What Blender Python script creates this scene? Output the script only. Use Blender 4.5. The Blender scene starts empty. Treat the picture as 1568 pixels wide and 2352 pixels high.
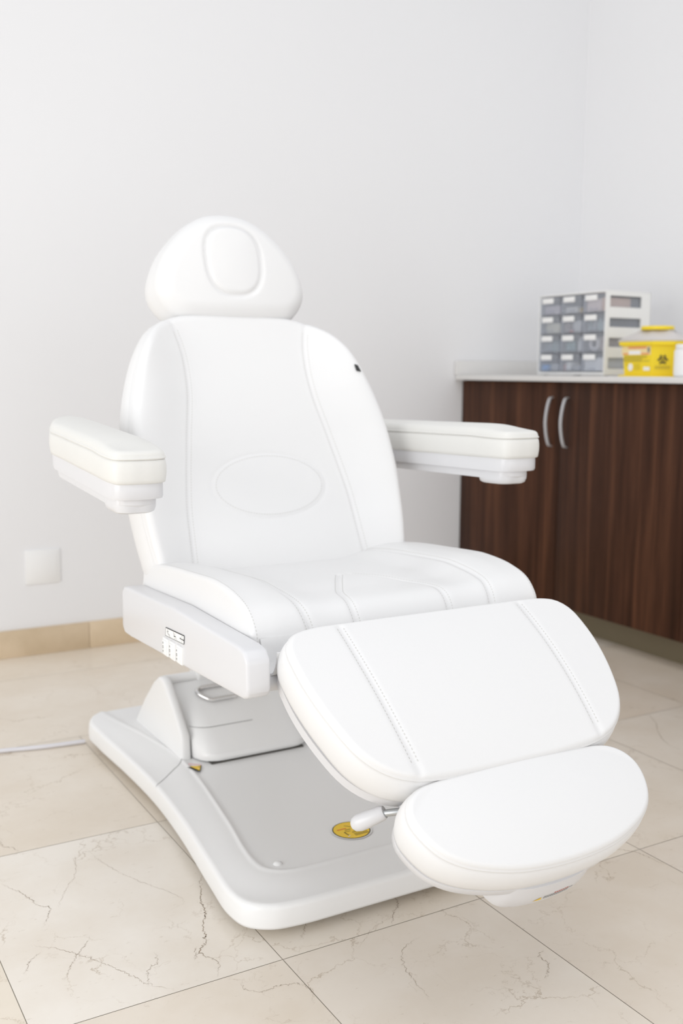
import bpy, bmesh, math, random
import numpy as np
from mathutils import Vector, Matrix
S = bpy.context.scene
COL = S.collection
random.seed(7)
PI = math.pi

# ------------------------------------------------------------------ camera
CAM_H = 0.96
PITCH, YAW, ROLL, FPX = 0.135474, 0.522137, 0.0062724, 2364.9
fw = Vector((math.sin(YAW)*math.cos(PITCH), math.cos(YAW)*math.cos(PITCH), -math.sin(PITCH)))
rt = Vector((math.cos(YAW), -math.sin(YAW), 0)); up = rt.cross(fw)
rt2 = rt*math.cos(ROLL)+up*math.sin(ROLL); up2 = -rt*math.sin(ROLL)+up*math.cos(ROLL)
cd = bpy.data.cameras.new('camera'); cam = bpy.data.objects.new('camera', cd); COL.objects.link(cam)
m = Matrix.Identity(4)
for i in range(3):
    m[i][0], m[i][1], m[i][2] = rt2[i], up2[i], -fw[i]
m.translation = (0, 0, CAM_H)
cam.matrix_world = m
cd.sensor_fit = 'VERTICAL'; cd.sensor_height = 36.0; cd.lens = 36.0*FPX/2352
cd.dof.use_dof = True; cd.dof.focus_distance = 1.62; cd.dof.aperture_fstop = 3.6
cd.clip_start = 0.05
S.camera = cam

# ------------------------------------------------------------------ light, exposure
S.view_settings.view_transform = 'Standard'; S.view_settings.look = 'None'
S.view_settings.gamma = 1.0; S.view_settings.use_curve_mapping = False
S.view_settings.exposure = 0.0
S.cycles.use_denoising = True
S.cycles.max_bounces = 10; S.cycles.diffuse_bounces = 6
w = bpy.data.worlds.new('daylight'); S.world = w; w.use_nodes = True
bg = w.node_tree.nodes['Background']; bg.inputs[0].default_value = (0.95, 0.97, 1.0, 1); bg.inputs[1].default_value = 0.79

def area(name, loc, target, sx, sy, power, col=(1, 1, 1)):
    l = bpy.data.lights.new(name, 'AREA'); l.shape = 'RECTANGLE'; l.size = sx; l.size_y = sy; l.energy = power; l.color = col
    o = bpy.data.objects.new(name, l); COL.objects.link(o); o.location = loc
    o.rotation_euler = (Vector(target)-Vector(loc)).to_track_quat('-Z', 'Y').to_euler()
    return o
area('window_light', (-2.3, 0.8, 1.0), (1.2, 1.9, 0.7), 2.4, 1.7, 49, (1.0, 0.99, 0.972))
area('rear_fill_light', (0.9, -2.3, 1.2), (1.1, 2.0, 0.75), 3.2, 2.2, 26, (1.0, 0.985, 0.98))  # added fill from behind the camera, lifts back wall, floor and chair front
area('ceiling_light', (1.0, 1.0, 2.85), (1.0, 1.3, 0.5), 2.2, 2.2, 15, (1.0, 0.985, 0.98))

# ------------------------------------------------------------------ materials
def new_mat(name):
    mt = bpy.data.materials.new(name); mt.use_nodes = True
    nt = mt.node_tree; return mt, nt, nt.nodes['Principled BSDF']
def N(nt, t, **kw):
    n = nt.nodes.new(t)
    for k, v in kw.items(): setattr(n, k, v)
    return n
def plain(name, col, rough=0.5, metal=0.0, spec=0.5, bump=0.0, bscale=200, coat=0.0, var=0.0, vscale=6):
    mt, nt, b = new_mat(name)
    b.inputs['Base Color'].default_value = (*col, 1); b.inputs['Roughness'].default_value = rough
    b.inputs['Metallic'].default_value = metal; b.inputs['Specular IOR Level'].default_value = spec
    b.inputs['Coat Weight'].default_value = coat
    tc = N(nt, 'ShaderNodeTexCoord')
    if bump:
        no = N(nt, 'ShaderNodeTexNoise'); no.inputs['Scale'].default_value = bscale; no.inputs['Detail'].default_value = 3
        nt.links.new(tc.outputs['Object'], no.inputs['Vector'])
        bp = N(nt, 'ShaderNodeBump'); bp.inputs['Strength'].default_value = bump; bp.inputs['Distance'].default_value = 0.002
        nt.links.new(no.outputs['Fac'], bp.inputs['Height']); nt.links.new(bp.outputs['Normal'], b.inputs['Normal'])
    if var:
        no = N(nt, 'ShaderNodeTexNoise'); no.inputs['Scale'].default_value = vscale; no.inputs['Detail'].default_value = 4
        nt.links.new(tc.outputs['Object'], no.inputs['Vector'])
        mx = N(nt, 'ShaderNodeMix', data_type='RGBA')
        mx.inputs['A'].default_value = (*[c*(1-var) for c in col], 1); mx.inputs['B'].default_value = (*[min(1, c*(1+var)) for c in col], 1)
        nt.links.new(no.outputs['Fac'], mx.inputs['Factor']); nt.links.new(mx.outputs['Result'], b.inputs['Base Color'])
    return mt
M = {}
M['wall'] = plain('white_paint', (0.835, 0.835, 0.845), 0.75, spec=0.25, bump=0.06, bscale=90, var=0.01, vscale=2)
M['vinyl'] = plain('white_vinyl', (0.800, 0.798, 0.796), 0.42, spec=0.35, bump=0.06, bscale=420, var=0.008, vscale=9)
M['vinyl_arm'] = plain('off_white_vinyl', (0.755, 0.75, 0.722), 0.45, spec=0.35, bump=0.12, bscale=260, var=0.02, vscale=12)
M['plastic'] = plain('white_plastic', (0.71, 0.71, 0.725), 0.28, spec=0.45, bump=0.02, bscale=300)
M['plastic_base'] = plain('pearl_plastic', (0.835, 0.835, 0.83), 0.30, spec=0.45, bump=0.02, bscale=300)
M['stitch'] = plain('grey_thread', (0.62, 0.61, 0.58), 0.8)
M['seam'] = plain('seam_thread', (0.50, 0.485, 0.45), 0.8)
M['gap'] = plain('dark_gap', (0.10, 0.095, 0.085), 0.9)
M['chrome'] = plain('chrome', (0.75, 0.74, 0.73), 0.14, metal=1.0)
M['steel'] = plain('zinc_steel', (0.55, 0.57, 0.58), 0.35, metal=0.9)
M['satin'] = plain('satin_nickel', (0.66, 0.67, 0.69), 0.34, metal=0.55)
M['rubber'] = plain('dark_rubber', (0.05, 0.05, 0.05), 0.8)
M['black'] = plain('black_print', (0.025, 0.025, 0.025), 0.6)
M['grey_print'] = plain('grey_print', (0.22, 0.23, 0.23), 0.6)
M['red'] = plain('red_print', (0.72, 0.10, 0.05), 0.6)
M['pink'] = plain('pale_red_print', (0.82, 0.55, 0.55), 0.6)
M['orange'] = plain('orange_print', (0.82, 0.24, 0.08), 0.6)
M['label_yellow'] = plain('label_yellow', (0.90, 0.60, 0.02), 0.45)
M['label_white'] = plain('label_white', (0.88, 0.88, 0.87), 0.5)
M['clear_label'] = plain('pale_label', (0.80, 0.79, 0.77), 0.35)
M['olive'] = plain('olive_print', (0.46, 0.38, 0.04), 0.6)
M['bin_yellow'] = plain('yellow_plastic', (0.90, 0.68, 0.02), 0.38, spec=0.4)
M['counter'] = plain('grey_quartz', (0.75, 0.74, 0.725), 0.35, var=0.04, vscale=160)
M['counter_edge'] = M['counter']
M['cord'] = plain('grey_cord', (0.72, 0.71, 0.74), 0.5)
M['frame'] = plain('light_grey_plastic', (0.84, 0.84, 0.83), 0.4)
M['white_bottle'] = plain('white_polyethylene', (0.88, 0.89, 0.89), 0.4)
M['divider'] = plain('grey_divider', (0.42, 0.43, 0.46), 0.5)
M['plate'] = plain('plate_plastic', (0.88, 0.88, 0.875), 0.4)
M['interior'] = plain('dark_interior', (0.20, 0.20, 0.21), 0.8)

def translucent(name, col, fac, rough=0.25):
    mt, nt, b = new_mat(name)
    b.inputs['Base Color'].default_value = (*col, 1); b.inputs['Roughness'].default_value = rough
    t = N(nt, 'ShaderNodeBsdfTransparent'); t.inputs[0].default_value = (0.93, 0.94, 0.96, 1)
    mx = N(nt, 'ShaderNodeMixShader'); mx.inputs[0].default_value = fac
    out = nt.nodes['Material Output']
    nt.links.new(t.outputs[0], mx.inputs[1]); nt.links.new(b.outputs[0], mx.inputs[2]); nt.links.new(mx.outputs[0], out.inputs['Surface'])
    return mt
M['drawer'] = translucent('smoky_drawer_plastic', (0.70, 0.73, 0.79), 0.24)
M['lid'] = translucent('frosted_lid_plastic', (0.80, 0.76, 0.74), 0.80, 0.4)

def marble(name, base, dark, vein, vscale, attr=True, rough=0.28, veins=1.0):
    mt, nt, b = new_mat(name); L = nt.links.new
    tc = N(nt, 'ShaderNodeTexCoord'); src = tc.outputs['Object']
    if attr:
        at = N(nt, 'ShaderNodeAttribute', attribute_name='tile_offset')
        ad = N(nt, 'ShaderNodeVectorMath', operation='ADD'); L(src, ad.inputs[0]); L(at.outputs['Vector'], ad.inputs[1]); src = ad.outputs[0]
    n1 = N(nt, 'ShaderNodeTexNoise'); n1.inputs['Scale'].default_value = 5; n1.inputs['Detail'].default_value = 7; n1.inputs['Roughness'].default_value = 0.6
    L(src, n1.inputs['Vector'])
    mx = N(nt, 'ShaderNodeMix', data_type='RGBA'); mx.inputs['A'].default_value = (*dark, 1); mx.inputs['B'].default_value = (*base, 1)
    r1 = N(nt, 'ShaderNodeMapRange'); r1.inputs[1].default_value = 0.32; r1.inputs[2].default_value = 0.66
    L(n1.outputs['Fac'], r1.inputs[0]); L(r1.outputs[0], mx.inputs['Factor'])
    col = mx.outputs['Result']
    # small streaks and specks
    mp = N(nt, 'ShaderNodeMapping'); mp.inputs['Rotation'].default_value = (0, 0, 0.5); mp.inputs['Scale'].default_value = (1, 2.6, 1)
    L(src, mp.inputs['Vector'])
    n2 = N(nt, 'ShaderNodeTexNoise'); n2.inputs['Scale'].default_value = 42; n2.inputs['Detail'].default_value = 5; n2.inputs['Roughness'].default_value = 0.7
    L(mp.outputs[0], n2.inputs['Vector'])
    r2 = N(nt, 'ShaderNodeMapRange'); r2.inputs[1].default_value = 0.64; r2.inputs[2].default_value = 0.76; r2.inputs[3].default_value = 0; r2.inputs[4].default_value = 0.42
    L(n2.outputs['Fac'], r2.inputs[0])
    m2 = N(nt, 'ShaderNodeMix', data_type='RGBA'); m2.inputs['B'].default_value = (*vein, 1)
    L(col, m2.inputs['A']); L(r2.outputs[0], m2.inputs['Factor']); col = m2.outputs['Result']
    # thin cracks: edges of warped voronoi cells, kept in patches
    for sc, wd, seed, st in ((vscale, 0.010, 0.0, 0.50*veins), (vscale*2.1, 0.012, 3.1, 0.30*veins)):
        nw = N(nt, 'ShaderNodeTexNoise'); nw.inputs['Scale'].default_value = sc*3.2; nw.inputs['Detail'].default_value = 5; nw.inputs['Roughness'].default_value = 0.65
        L(src, nw.inputs['Vector'])
        sb = N(nt, 'ShaderNodeVectorMath', operation='SCALE'); L(nw.outputs['Color'], sb.inputs[0]); sb.inputs['Scale'].default_value = 0.55/sc
        a2 = N(nt, 'ShaderNodeVectorMath', operation='ADD'); L(src, a2.inputs[0]); L(sb.outputs[0], a2.inputs[1])
        a3 = N(nt, 'ShaderNodeVectorMath', operation='ADD'); L(a2.outputs[0], a3.inputs[0]); a3.inputs[1].default_value = (seed, seed*0.7, seed*0.2)
        vo = N(nt, 'ShaderNodeTexVoronoi', feature='DISTANCE_TO_EDGE'); vo.inputs['Scale'].default_value = sc; L(a3.outputs[0], vo.inputs['Vector'])
        rr = N(nt, 'ShaderNodeMapRange'); rr.inputs[1].default_value = 0; rr.inputs[2].default_value = wd; rr.inputs[3].default_value = 1; rr.inputs[4].default_value = 0
        L(vo.outputs['Distance'], rr.inputs[0])
        nm = N(nt, 'ShaderNodeTexNoise'); nm.inputs['Scale'].default_value = sc*1.3; nm.inputs['Detail'].default_value = 3; L(a3.outputs[0], nm.inputs['Vector'])
        rm = N(nt, 'ShaderNodeMapRange'); rm.inputs[1].default_value = 0.50; rm.inputs[2].default_value = 0.62; rm.inputs[3].default_value = 0; rm.inputs[4].default_value = st
        L(nm.outputs['Fac'], rm.inputs[0])
        mu = N(nt, 'ShaderNodeMath', operation='MULTIPLY'); L(rr.outputs[0], mu.inputs[0]); L(rm.outputs[0], mu.inputs[1])
        m3 = N(nt, 'ShaderNodeMix', data_type='RGBA'); m3.inputs['B'].default_value = (*vein, 1); L(col, m3.inputs['A']); L(mu.outputs[0], m3.inputs['Factor']); col = m3.outputs['Result']
    if attr:
        t2 = N(nt, 'ShaderNodeAttribute', attribute_name='tile_tint')
        m4 = N(nt, 'ShaderNodeMix', data_type='RGBA', blend_type='MULTIPLY'); m4.inputs['Factor'].default_value = 1
        L(col, m4.inputs['A']); L(t2.outputs['Color'], m4.inputs['B']); col = m4.outputs['Result']
    L(col, b.inputs['Base Color'])
    b.inputs['Roughness'].default_value = rough; b.inputs['Specular IOR Level'].default_value = 0.4
    return mt
M['floor'] = marble('cream_marble', (0.81, 0.75, 0.665), (0.745, 0.67, 0.57), (0.30, 0.20, 0.10), 4.2)
M['skirting'] = marble('beige_marble', (0.72, 0.585, 0.42), (0.60, 0.475, 0.32), (0.50, 0.33, 0.16), 8, attr=False, rough=0.35, veins=0.4)
M['grout'] = plain('grout', (0.46, 0.41, 0.34), 0.9)
M['crack'] = plain('marble_crack', (0.33, 0.26, 0.19), 0.7)
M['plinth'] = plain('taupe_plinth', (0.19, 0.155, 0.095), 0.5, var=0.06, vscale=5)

def wood():
    mt, nt, b = new_mat('walnut_laminate'); L = nt.links.new
    tc = N(nt, 'ShaderNodeTexCoord')
    mp = N(nt, 'ShaderNodeMapping'); mp.inputs['Scale'].default_value = (21, 21, 0.9); L(tc.outputs['Object'], mp.inputs['Vector'])
    n1 = N(nt, 'ShaderNodeTexNoise'); n1.inputs['Scale'].default_value = 1.0; n1.inputs['Detail'].default_value = 6; n1.inputs['Roughness'].default_value = 0.6; n1.inputs['Distortion'].default_value = 0.4
    L(mp.outputs[0], n1.inputs['Vector'])
    cr = N(nt, 'ShaderNodeValToRGB'); e = cr.color_ramp.elements
    e[0].position = 0.30; e[0].color = (0.024, 0.0085, 0.0035, 1); e[1].position = 0.74; e[1].color = (0.125, 0.052, 0.026, 1)
    x = e.new(0.5); x.color = (0.057, 0.022, 0.011, 1)
    L(n1.outputs['Fac'], cr.inputs[0])
    mp2 = N(nt, 'ShaderNodeMapping'); mp2.inputs['Scale'].default_value = (160, 160, 3); L(tc.outputs['Object'], mp2.inputs['Vector'])
    n2 = N(nt, 'ShaderNodeTexNoise'); n2.inputs['Scale'].default_value = 1; n2.inputs['Detail'].default_value = 3; L(mp2.outputs[0], n2.inputs['Vector'])
    mx = N(nt, 'ShaderNodeMix', data_type='RGBA', blend_type='MULTIPLY'); mx.inputs['Factor'].default_value = 0.45
    L(cr.outputs[0], mx.inputs['A']); L(n2.outputs['Fac'], mx.inputs['B'])
    g = N(nt, 'ShaderNodeVectorMath', operation='SCALE'); g.inputs['Scale'].default_value = 1.35; L(mx.outputs['Result'], g.inputs[0])
    L(g.outputs[0], b.inputs['Base Color']); b.inputs['Roughness'].default_value = 0.45; b.inputs['Specular IOR Level'].default_value = 0.15
    return mt
M['wood'] = wood()

# ------------------------------------------------------------------ mesh helpers
def link(name, me, mats, parent=None, smooth=True):
    for mt in (mats if isinstance(mats, (list, tuple)) else [mats]): me.materials.append(mt)
    if smooth:
        for p in me.polygons: p.use_smooth = True
    o = bpy.data.objects.new(name, me); COL.objects.link(o)
    if parent: o.parent = parent
    return o
class MB:
    """collects pieces, links them as one mesh object"""
    def __init__(s): s.v = []; s.f = []; s.mi = []; s.sm = []
    def add(s, verts, faces, mi=0, smooth=True):
        b = len(s.v); s.v += [tuple(map(float, p)) for p in verts]
        s.f += [tuple(int(i)+b for i in f) for f in faces]; s.mi += [mi]*len(faces); s.sm += [smooth]*len(faces)
        return s
    def bm(s, bm_, mi=0, smooth=True):
        bm_.verts.index_update()
        s.add([v.co[:] for v in bm_.verts], [[v.index for v in f.verts] for f in bm_.faces], mi, smooth); bm_.free(); return s
    def build(s, name, mats, parent=None, sharp=True):
        me = bpy.data.meshes.new(name); me.from_pydata(s.v, [], s.f)
        me.polygons.foreach_set('material_index', s.mi); me.polygons.foreach_set('use_smooth', s.sm); me.update()
        bmm = bmesh.new(); bmm.from_mesh(me); bmesh.ops.recalc_face_normals(bmm, faces=bmm.faces); bmm.to_mesh(me); bmm.free()
        if sharp: me.set_sharp_from_angle(angle=math.radians(42))
        return link(name, me, mats, parent, smooth=False)
    def box(s, c, size, r=0.0, mi=0, rot=None, seg=2):
        bm_ = bmesh.new(); bmesh.ops.create_cube(bm_, size=1)
        for v in bm_.verts: v.co = Vector((v.co.x*size[0], v.co.y*size[1], v.co.z*size[2]))
        if r: bmesh.ops.bevel(bm_, geom=list(bm_.edges), offset=r, segments=seg, profile=0.5, affect='EDGES')
        for v in bm_.verts: v.co = (rot @ v.co if rot is not None else v.co)+Vector(c)
        return s.bm(bm_, mi)
    def prism(s, prof, to3, h0, h1, r=0.0, mi=0, seg=3):
        """closed 2-D outline prof extruded from h0 to h1; to3(a,b,h)->xyz"""
        bm_ = bmesh.new(); n = len(prof)
        a = [bm_.verts.new((p[0], p[1], h0)) for p in prof]; b = [bm_.verts.new((p[0], p[1], h1)) for p in prof]
        bm_.faces.new(a[::-1]); bm_.faces.new(b)
        for i in range(n): bm_.faces.new((a[i], a[(i+1) % n], b[(i+1) % n], b[i]))
        bmesh.ops.recalc_face_normals(bm_, faces=bm_.faces)
        if r: bmesh.ops.bevel(bm_, geom=list(bm_.edges), offset=r, segments=seg, profile=0.5, affect='EDGES', clamp_overlap=True)
        for v in bm_.verts: v.co = Vector(to3(*v.co))
        return s.bm(bm_, mi)
    def tube(s, pts, rad, mi=0, seg=12, cap=True):
        P = [Vector(p) for p in pts]; rr = rad if isinstance(rad, (list, tuple)) else [rad]*len(P)
        vs = []; fs = []
        t0 = (P[1]-P[0]).normalized(); ref = Vector((0, 0, 1)) if abs(t0.z) < 0.9 else Vector((1, 0, 0))
        n = t0.cross(ref).normalized()
        for i, p in enumerate(P):
            t = (P[min(i+1, len(P)-1)]-P[max(i-1, 0)]).normalized()
            n = (n-t*n.dot(t)).normalized(); b = t.cross(n)
            for k in range(seg):
                a = 2*PI*k/seg; vs.append(p+(n*math.cos(a)+b*math.sin(a))*rr[i])
        for i in range(len(P)-1):
            for k in range(seg):
                fs.append((i*seg+k, i*seg+(k+1) % seg, (i+1)*seg+(k+1) % seg, (i+1)*seg+k))
        if cap: fs += [tuple(range(seg))[::-1], tuple((len(P)-1)*seg+k for k in range(seg))]
        return s.add(vs, fs, mi)
    def lathe(s, prof, c, axis='Z', mi=0, seg=32):
        vs = []; fs = []; n = len(prof)
        for k in range(seg):
            a = 2*PI*k/seg
            for r, h in prof:
                p = (r*math.cos(a), r*math.sin(a), h)
                if axis == 'X': p = (h, p[0], p[1])
                if axis == 'Y': p = (p[0], h, p[1])
                vs.append((p[0]+c[0], p[1]+c[1], p[2]+c[2]))
        for k in range(seg):
            for i in range(n-1):
                fs.append((k*n+i, ((k+1) % seg)*n+i, ((k+1) % seg)*n+i+1, k*n+i+1))
        if prof[0][0] > 1e-6: fs.append(tuple(k*n for k in range(seg)))
        if prof[-1][0] > 1e-6: fs.append(tuple(k*n+n-1 for k in range(seg)))
        return s.add(vs, fs, mi)

def smooth_path(pts, n, closed=False):
    P = np.array(pts, float); k = len(P); out = []
    segs = k if closed else k-1
    for i in range(segs):
        if closed: p0, p1, p2, p3 = P[(i-1) % k], P[i], P[(i+1) % k], P[(i+2) % k]
        else: p0, p1, p2, p3 = P[max(i-1, 0)], P[i], P[i+1], P[min(i+2, k-1)]
        # centripetal Catmull-Rom
        d = [max(np.linalg.norm(b-a), 1e-9)**0.5 for a, b in ((p0, p1), (p1, p2), (p2, p3))]
        if np.allclose(p0, p1): p0 = 2*p1-p2; d[0] = d[1]
        if np.allclose(p3, p2): p3 = 2*p2-p1; d[2] = d[1]
        t0, t1 = 0, d[0]; t2 = t1+d[1]; t3 = t2+d[2]
        for t in np.linspace(t1, t2, 24, endpoint=False):
            A1 = (t1-t)/(t1-t0)*p0+(t-t0)/(t1-t0)*p1; A2 = (t2-t)/(t2-t1)*p1+(t-t1)/(t2-t1)*p2; A3 = (t3-t)/(t3-t2)*p2+(t-t2)/(t3-t2)*p3
            B1 = (t2-t)/(t2-t0)*A1+(t-t0)/(t2-t0)*A2; B2 = (t3-t)/(t3-t1)*A2+(t-t1)/(t3-t1)*A3
            out.append((t2-t)/(t2-t1)*B1+(t-t1)/(t2-t1)*B2)
    out.append(P[0] if closed else P[-1]); out = np.array(out)
    L = np.concatenate([[0], np.cumsum(np.linalg.norm(np.diff(out, axis=0), axis=1))])
    q = np.linspace(0, L[-1], n+1)[:-1] if closed else np.linspace(0, L[-1], n)
    return np.stack([np.interp(q, L, out[:, i]) for i in range(out.shape[1])], 1)

def mirrored(half):
    """half outline (u>=0 from the start of the axis round to its end) -> closed outline"""
    h = [tuple(p) for p in half]
    return h+[(-u, s) for u, s in h[::-1] if abs(u) > 1e-6]

def dist_poly(pts, line, closed=False):
    P = np.asarray(pts, float); Ln = np.asarray(line, float)
    if closed: Ln = np.vstack([Ln, Ln[:1]])
    best = np.full(len(P), 1e9)
    for a, b in zip(Ln[:-1], Ln[1:]):
        ab = b-a; l2 = max(ab@ab, 1e-12); t = np.clip(((P-a)@ab)/l2, 0, 1)
        best = np.minimum(best, np.linalg.norm(P-(a+t[:, None]*ab), axis=1))
    return best
def sstep(x, a, b):
    t = np.clip((x-a)/(b-a), 0, 1); return t*t*(3-2*t)

def stitches(mb, line, surf, mi, dash=0.0032, gap=0.0030, wd=0.0009, lift=0.0006):
    """little dashes of thread along a (u,s) polyline lying on surf(u,s)->xyz"""
    Ln = np.asarray(line, float); L = np.concatenate([[0], np.cumsum(np.linalg.norm(np.diff(Ln, axis=0), axis=1))])
    q = 0.002; vs = []; fs = []
    A = []; B = []
    while q+dash < L[-1]:
        A.append([np.interp(q, L, Ln[:, i]) for i in (0, 1)]); B.append([np.interp(q+dash, L, Ln[:, i]) for i in (0, 1)]); q += dash+gap
    A = np.array(A); B = np.array(B); D = B-A; D /= np.linalg.norm(D, axis=1)[:, None]; Q = np.stack([-D[:, 1], D[:, 0]], 1)*wd*0.5
    c = [surf(A+Q, lift), surf(B+Q, lift), surf(B-Q, lift), surf(A-Q, lift)]
    for i in range(len(A)):
        b = len(vs); vs += [c[0][i], c[1][i], c[2][i], c[3][i]]; fs.append((b, b+1, b+2, b+3))
    mb.add(vs, fs, mi)

def cushion(name, outline, frame, top, T, roll, mats, parent, bulge=0.006, nang=300, nr=70, seams=(), piping=True, bottom=None, edge_stitch=None, centre=None, flat=None):
    """A padded slab. outline: closed (u,s) points; frame(us, n)->xyz arrays; top(us)->height of the face;
    T: thickness; roll: radius of the rolled edge; seams: list of (u,s) stitched polylines."""
    O = smooth_path(outline, nang, closed=True)
    c = np.array(centre if centre is not None else O.mean(0))
    tan = np.roll(O, -1, 0)-np.roll(O, 1, 0); tan /= np.linalg.norm(tan, axis=1)[:, None]
    nor = np.stack([tan[:, 1], -tan[:, 0]], 1)
    area_ = 0.5*np.sum(O[:, 0]*np.roll(O[:, 1], -1)-np.roll(O[:, 0], -1)*O[:, 1])
    if area_ < 0: nor = -nor
    def height(us):
        d = dist_poly(us, O if nang < 300 else O[::3], True)
        h = top(us)-np.where(d < roll, roll*(1-np.sqrt(np.clip(1-(1-np.clip(d/roll, 0, 1))**2, 0, 1))), 0)
        return h
    rs = [1-(1-x)**1.0 for x in np.linspace(0.012, 1, nr)]
    # denser rings near the rim
    rs = sorted(set([round(r, 5) for r in rs]+[round(1-0.5*x, 5) for x in (0.004, 0.010, 0.018, 0.03, 0.045, 0.065, 0.09)]))
    rings = []
    for r in rs:
        us = c+r*(O-c); h = height(us) if r < 0.99999 else top(us)-roll
        rings.append(frame(us, h))
    h1 = top(O)-roll
    prof = []
    Ts = T-roll
    if piping: prof += [(0.0016, 0.0010), (0.0020, 0.0028), (0.0008, 0.0044), (-0.0012, 0.0052), (0.0004, 0.0064)]
    for t in (0.18, 0.32, 0.48, 0.64, 0.80, 0.92): prof.append((bulge*math.sin(PI*min(1, t*1.02)), max(0.009, Ts*t)))
    rb = min(0.008, Ts*0.3)
    prof += [(-rb*0.25, Ts-rb*0.3), (-rb, Ts)]
    for off, dp in prof:
        us = O+nor*off
        if bottom is not None: rings.append(bottom(us, h1, dp/Ts))
        elif flat is not None: rings.append(frame(us, h1*(1-dp/Ts)+flat*dp/Ts))
        else: rings.append(frame(us, h1-dp))
    # close underneath
    for r in (0.8, 0.5, 0.02):
        us = c+r*(O-nor*rb-c); hb = (h1-Ts).mean()*(1-r)+(h1-Ts)*r if flat is None else np.full(len(us), flat)
        rings.append(bottom(us, h1, 1.0) if bottom is not None else frame(us, hb))
    V = np.concatenate(rings); n = len(O); k = len(rings)
    idx = np.arange(k*n).reshape(k, n); a = idx[:-1]; b = idx[1:]
    F = np.stack([a, np.roll(a, -1, 1), np.roll(b, -1, 1), b], -1).reshape(-1, 4)
    nt_ = len(rs)
    mb = MB(); mb.add(V, F.tolist(), 0)
    if piping:                      # the sewn line under the piping shows as a thin grey thread
        for q in range((nt_+2)*n, (nt_+3)*n): mb.mi[q] = 2
    mb.add(rings[0], [tuple(range(n))], 0); mb.add(rings[-1], [tuple(range(n))], 0)
    surf = lambda us, lift: frame(us, height(us)+lift)
    for ln, kind in seams:
        P = smooth_path(ln, 90)
        stitches(mb, P, surf, 1)
    if edge_stitch:
        E = c+(O-c)*(1-edge_stitch)
        stitches(mb, np.vstack([E, E[:1]]), surf, 1)
    o = mb.build(name, mats, parent, sharp=False)
    o['n'] = 0; del o['n']
    return o, O, nor, height, surf

def thing(name, label, cat, loc=(0, 0, 0), group=None, rotz=0):
    o = bpy.data.objects.new(name, None); COL.objects.link(o); o.location = loc; o.rotation_euler = (0, 0, rotz)
    o.empty_display_size = 0.05
    o['label'] = label; o['category'] = cat
    if group: o['group'] = group
    return o
def tag(o, label, cat, group=None):
    o['label'] = label; o['category'] = cat
    if group: o['group'] = group
    return o
def structure(o): o['kind'] = 'structure'; return o
def adopt(root):
    """parts are modelled in room coordinates: keep them there under a root that stands elsewhere"""
    inv = Matrix.Translation(root.location).inverted()
    for o in list(COL.objects):
        if o.parent == root: o.matrix_parent_inverse = inv

# ------------------------------------------------------------------ the room
WX, WY = 3.188, 3.475
def quadbox(name, lo, hi, mt): 
    c = [(a+b)/2 for a, b in zip(lo, hi)]; s = [b-a for a, b in zip(lo, hi)]
    return structure(MB().box(c, s).build(name, mt))
quadbox('wall_back', (-2.6, WY, -0.02), (WX+0.1, WY+0.1, 2.9), M['wall'])
quadbox('wall_right', (WX, -1.6, -0.02), (WX+0.1, WY, 2.9), M['wall'])
sk = MB()
x = -2.6
for j in range(7):
    x1 = min(x+(0.90 if j else 0.883), WX-0.5)
    if x1 <= x: break
    sk.box(((x+x1)/2, WY-0.0075, 0.0465), (x1-x-0.0012, 0.015, 0.093), 0.0012); x = x1
structure(sk.build('baseboard_back', M['skirting']))

# floor: 60 x 40 cm marble tiles
fv = []; ff = []; fm = []; tint = []; offs = []
X0, TW, Y0, TH = 0.303, 0.4055, 1.416, 0.598
rng = random.Random(3)
special = {(0, 0): (1.04, 1.055, 1.08), (1, 0): (1.0, 1.0, 1.0), (1, -1): (0.97, 0.96, 0.955), (2, -1): (0.955, 0.94, 0.93), (3, -1): (0.96, 0.94, 0.93),
           (0, 1): (1.0, 0.985, 0.965), (-1, 0): (0.99, 0.97, 0.93), (0, -1): (0.98, 0.965, 0.95), (3, 1): (0.95, 0.91, 0.87), (4, 1): (0.94, 0.895, 0.85), (5, 1): (0.94, 0.895, 0.85), (4, 0): (0.97, 0.95, 0.93), (3, 0): (0.97, 0.95, 0.93)}
g = 0.0007
for ix in range(-8, 8):
    for iy in range(-6, 4):
        x0 = X0+ix*TW+g; x1 = X0+(ix+1)*TW-g; y0 = Y0+iy*TH+g; y1 = Y0+(iy+1)*TH-g
        x1 = min(x1, WX); y1 = min(y1, WY)
        if iy >= 2 and ix <= 2:          # the slabs along the back wall show no upright joints on the left
            if ix < 2: continue
            x0 = X0-8*TW
        if x1 <= x0 or y1 <= y0: continue
        b = len(fv); fv += [(x0, y0, 0), (x1, y0, 0), (x1, y1, 0), (x0, y1, 0)]; ff.append((b, b+1, b+2, b+3)); fm.append(0)
        k = 0.97+rng.random()*0.05; t = special.get((ix, iy), (k, k*0.985, k*0.965))
        tint.append(t); offs.append((rng.random()*9, rng.random()*9, rng.random()*9))
b = len(fv); fv += [(-2.95, -2.2, -0.0009), (WX, -2.2, -0.0009), (WX, WY, -0.0009), (-2.95, WY, -0.0009)]; ff.append((b, b+1, b+2, b+3)); fm.append(1); tint.append((1, 1, 1)); offs.append((0, 0, 0))
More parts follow.
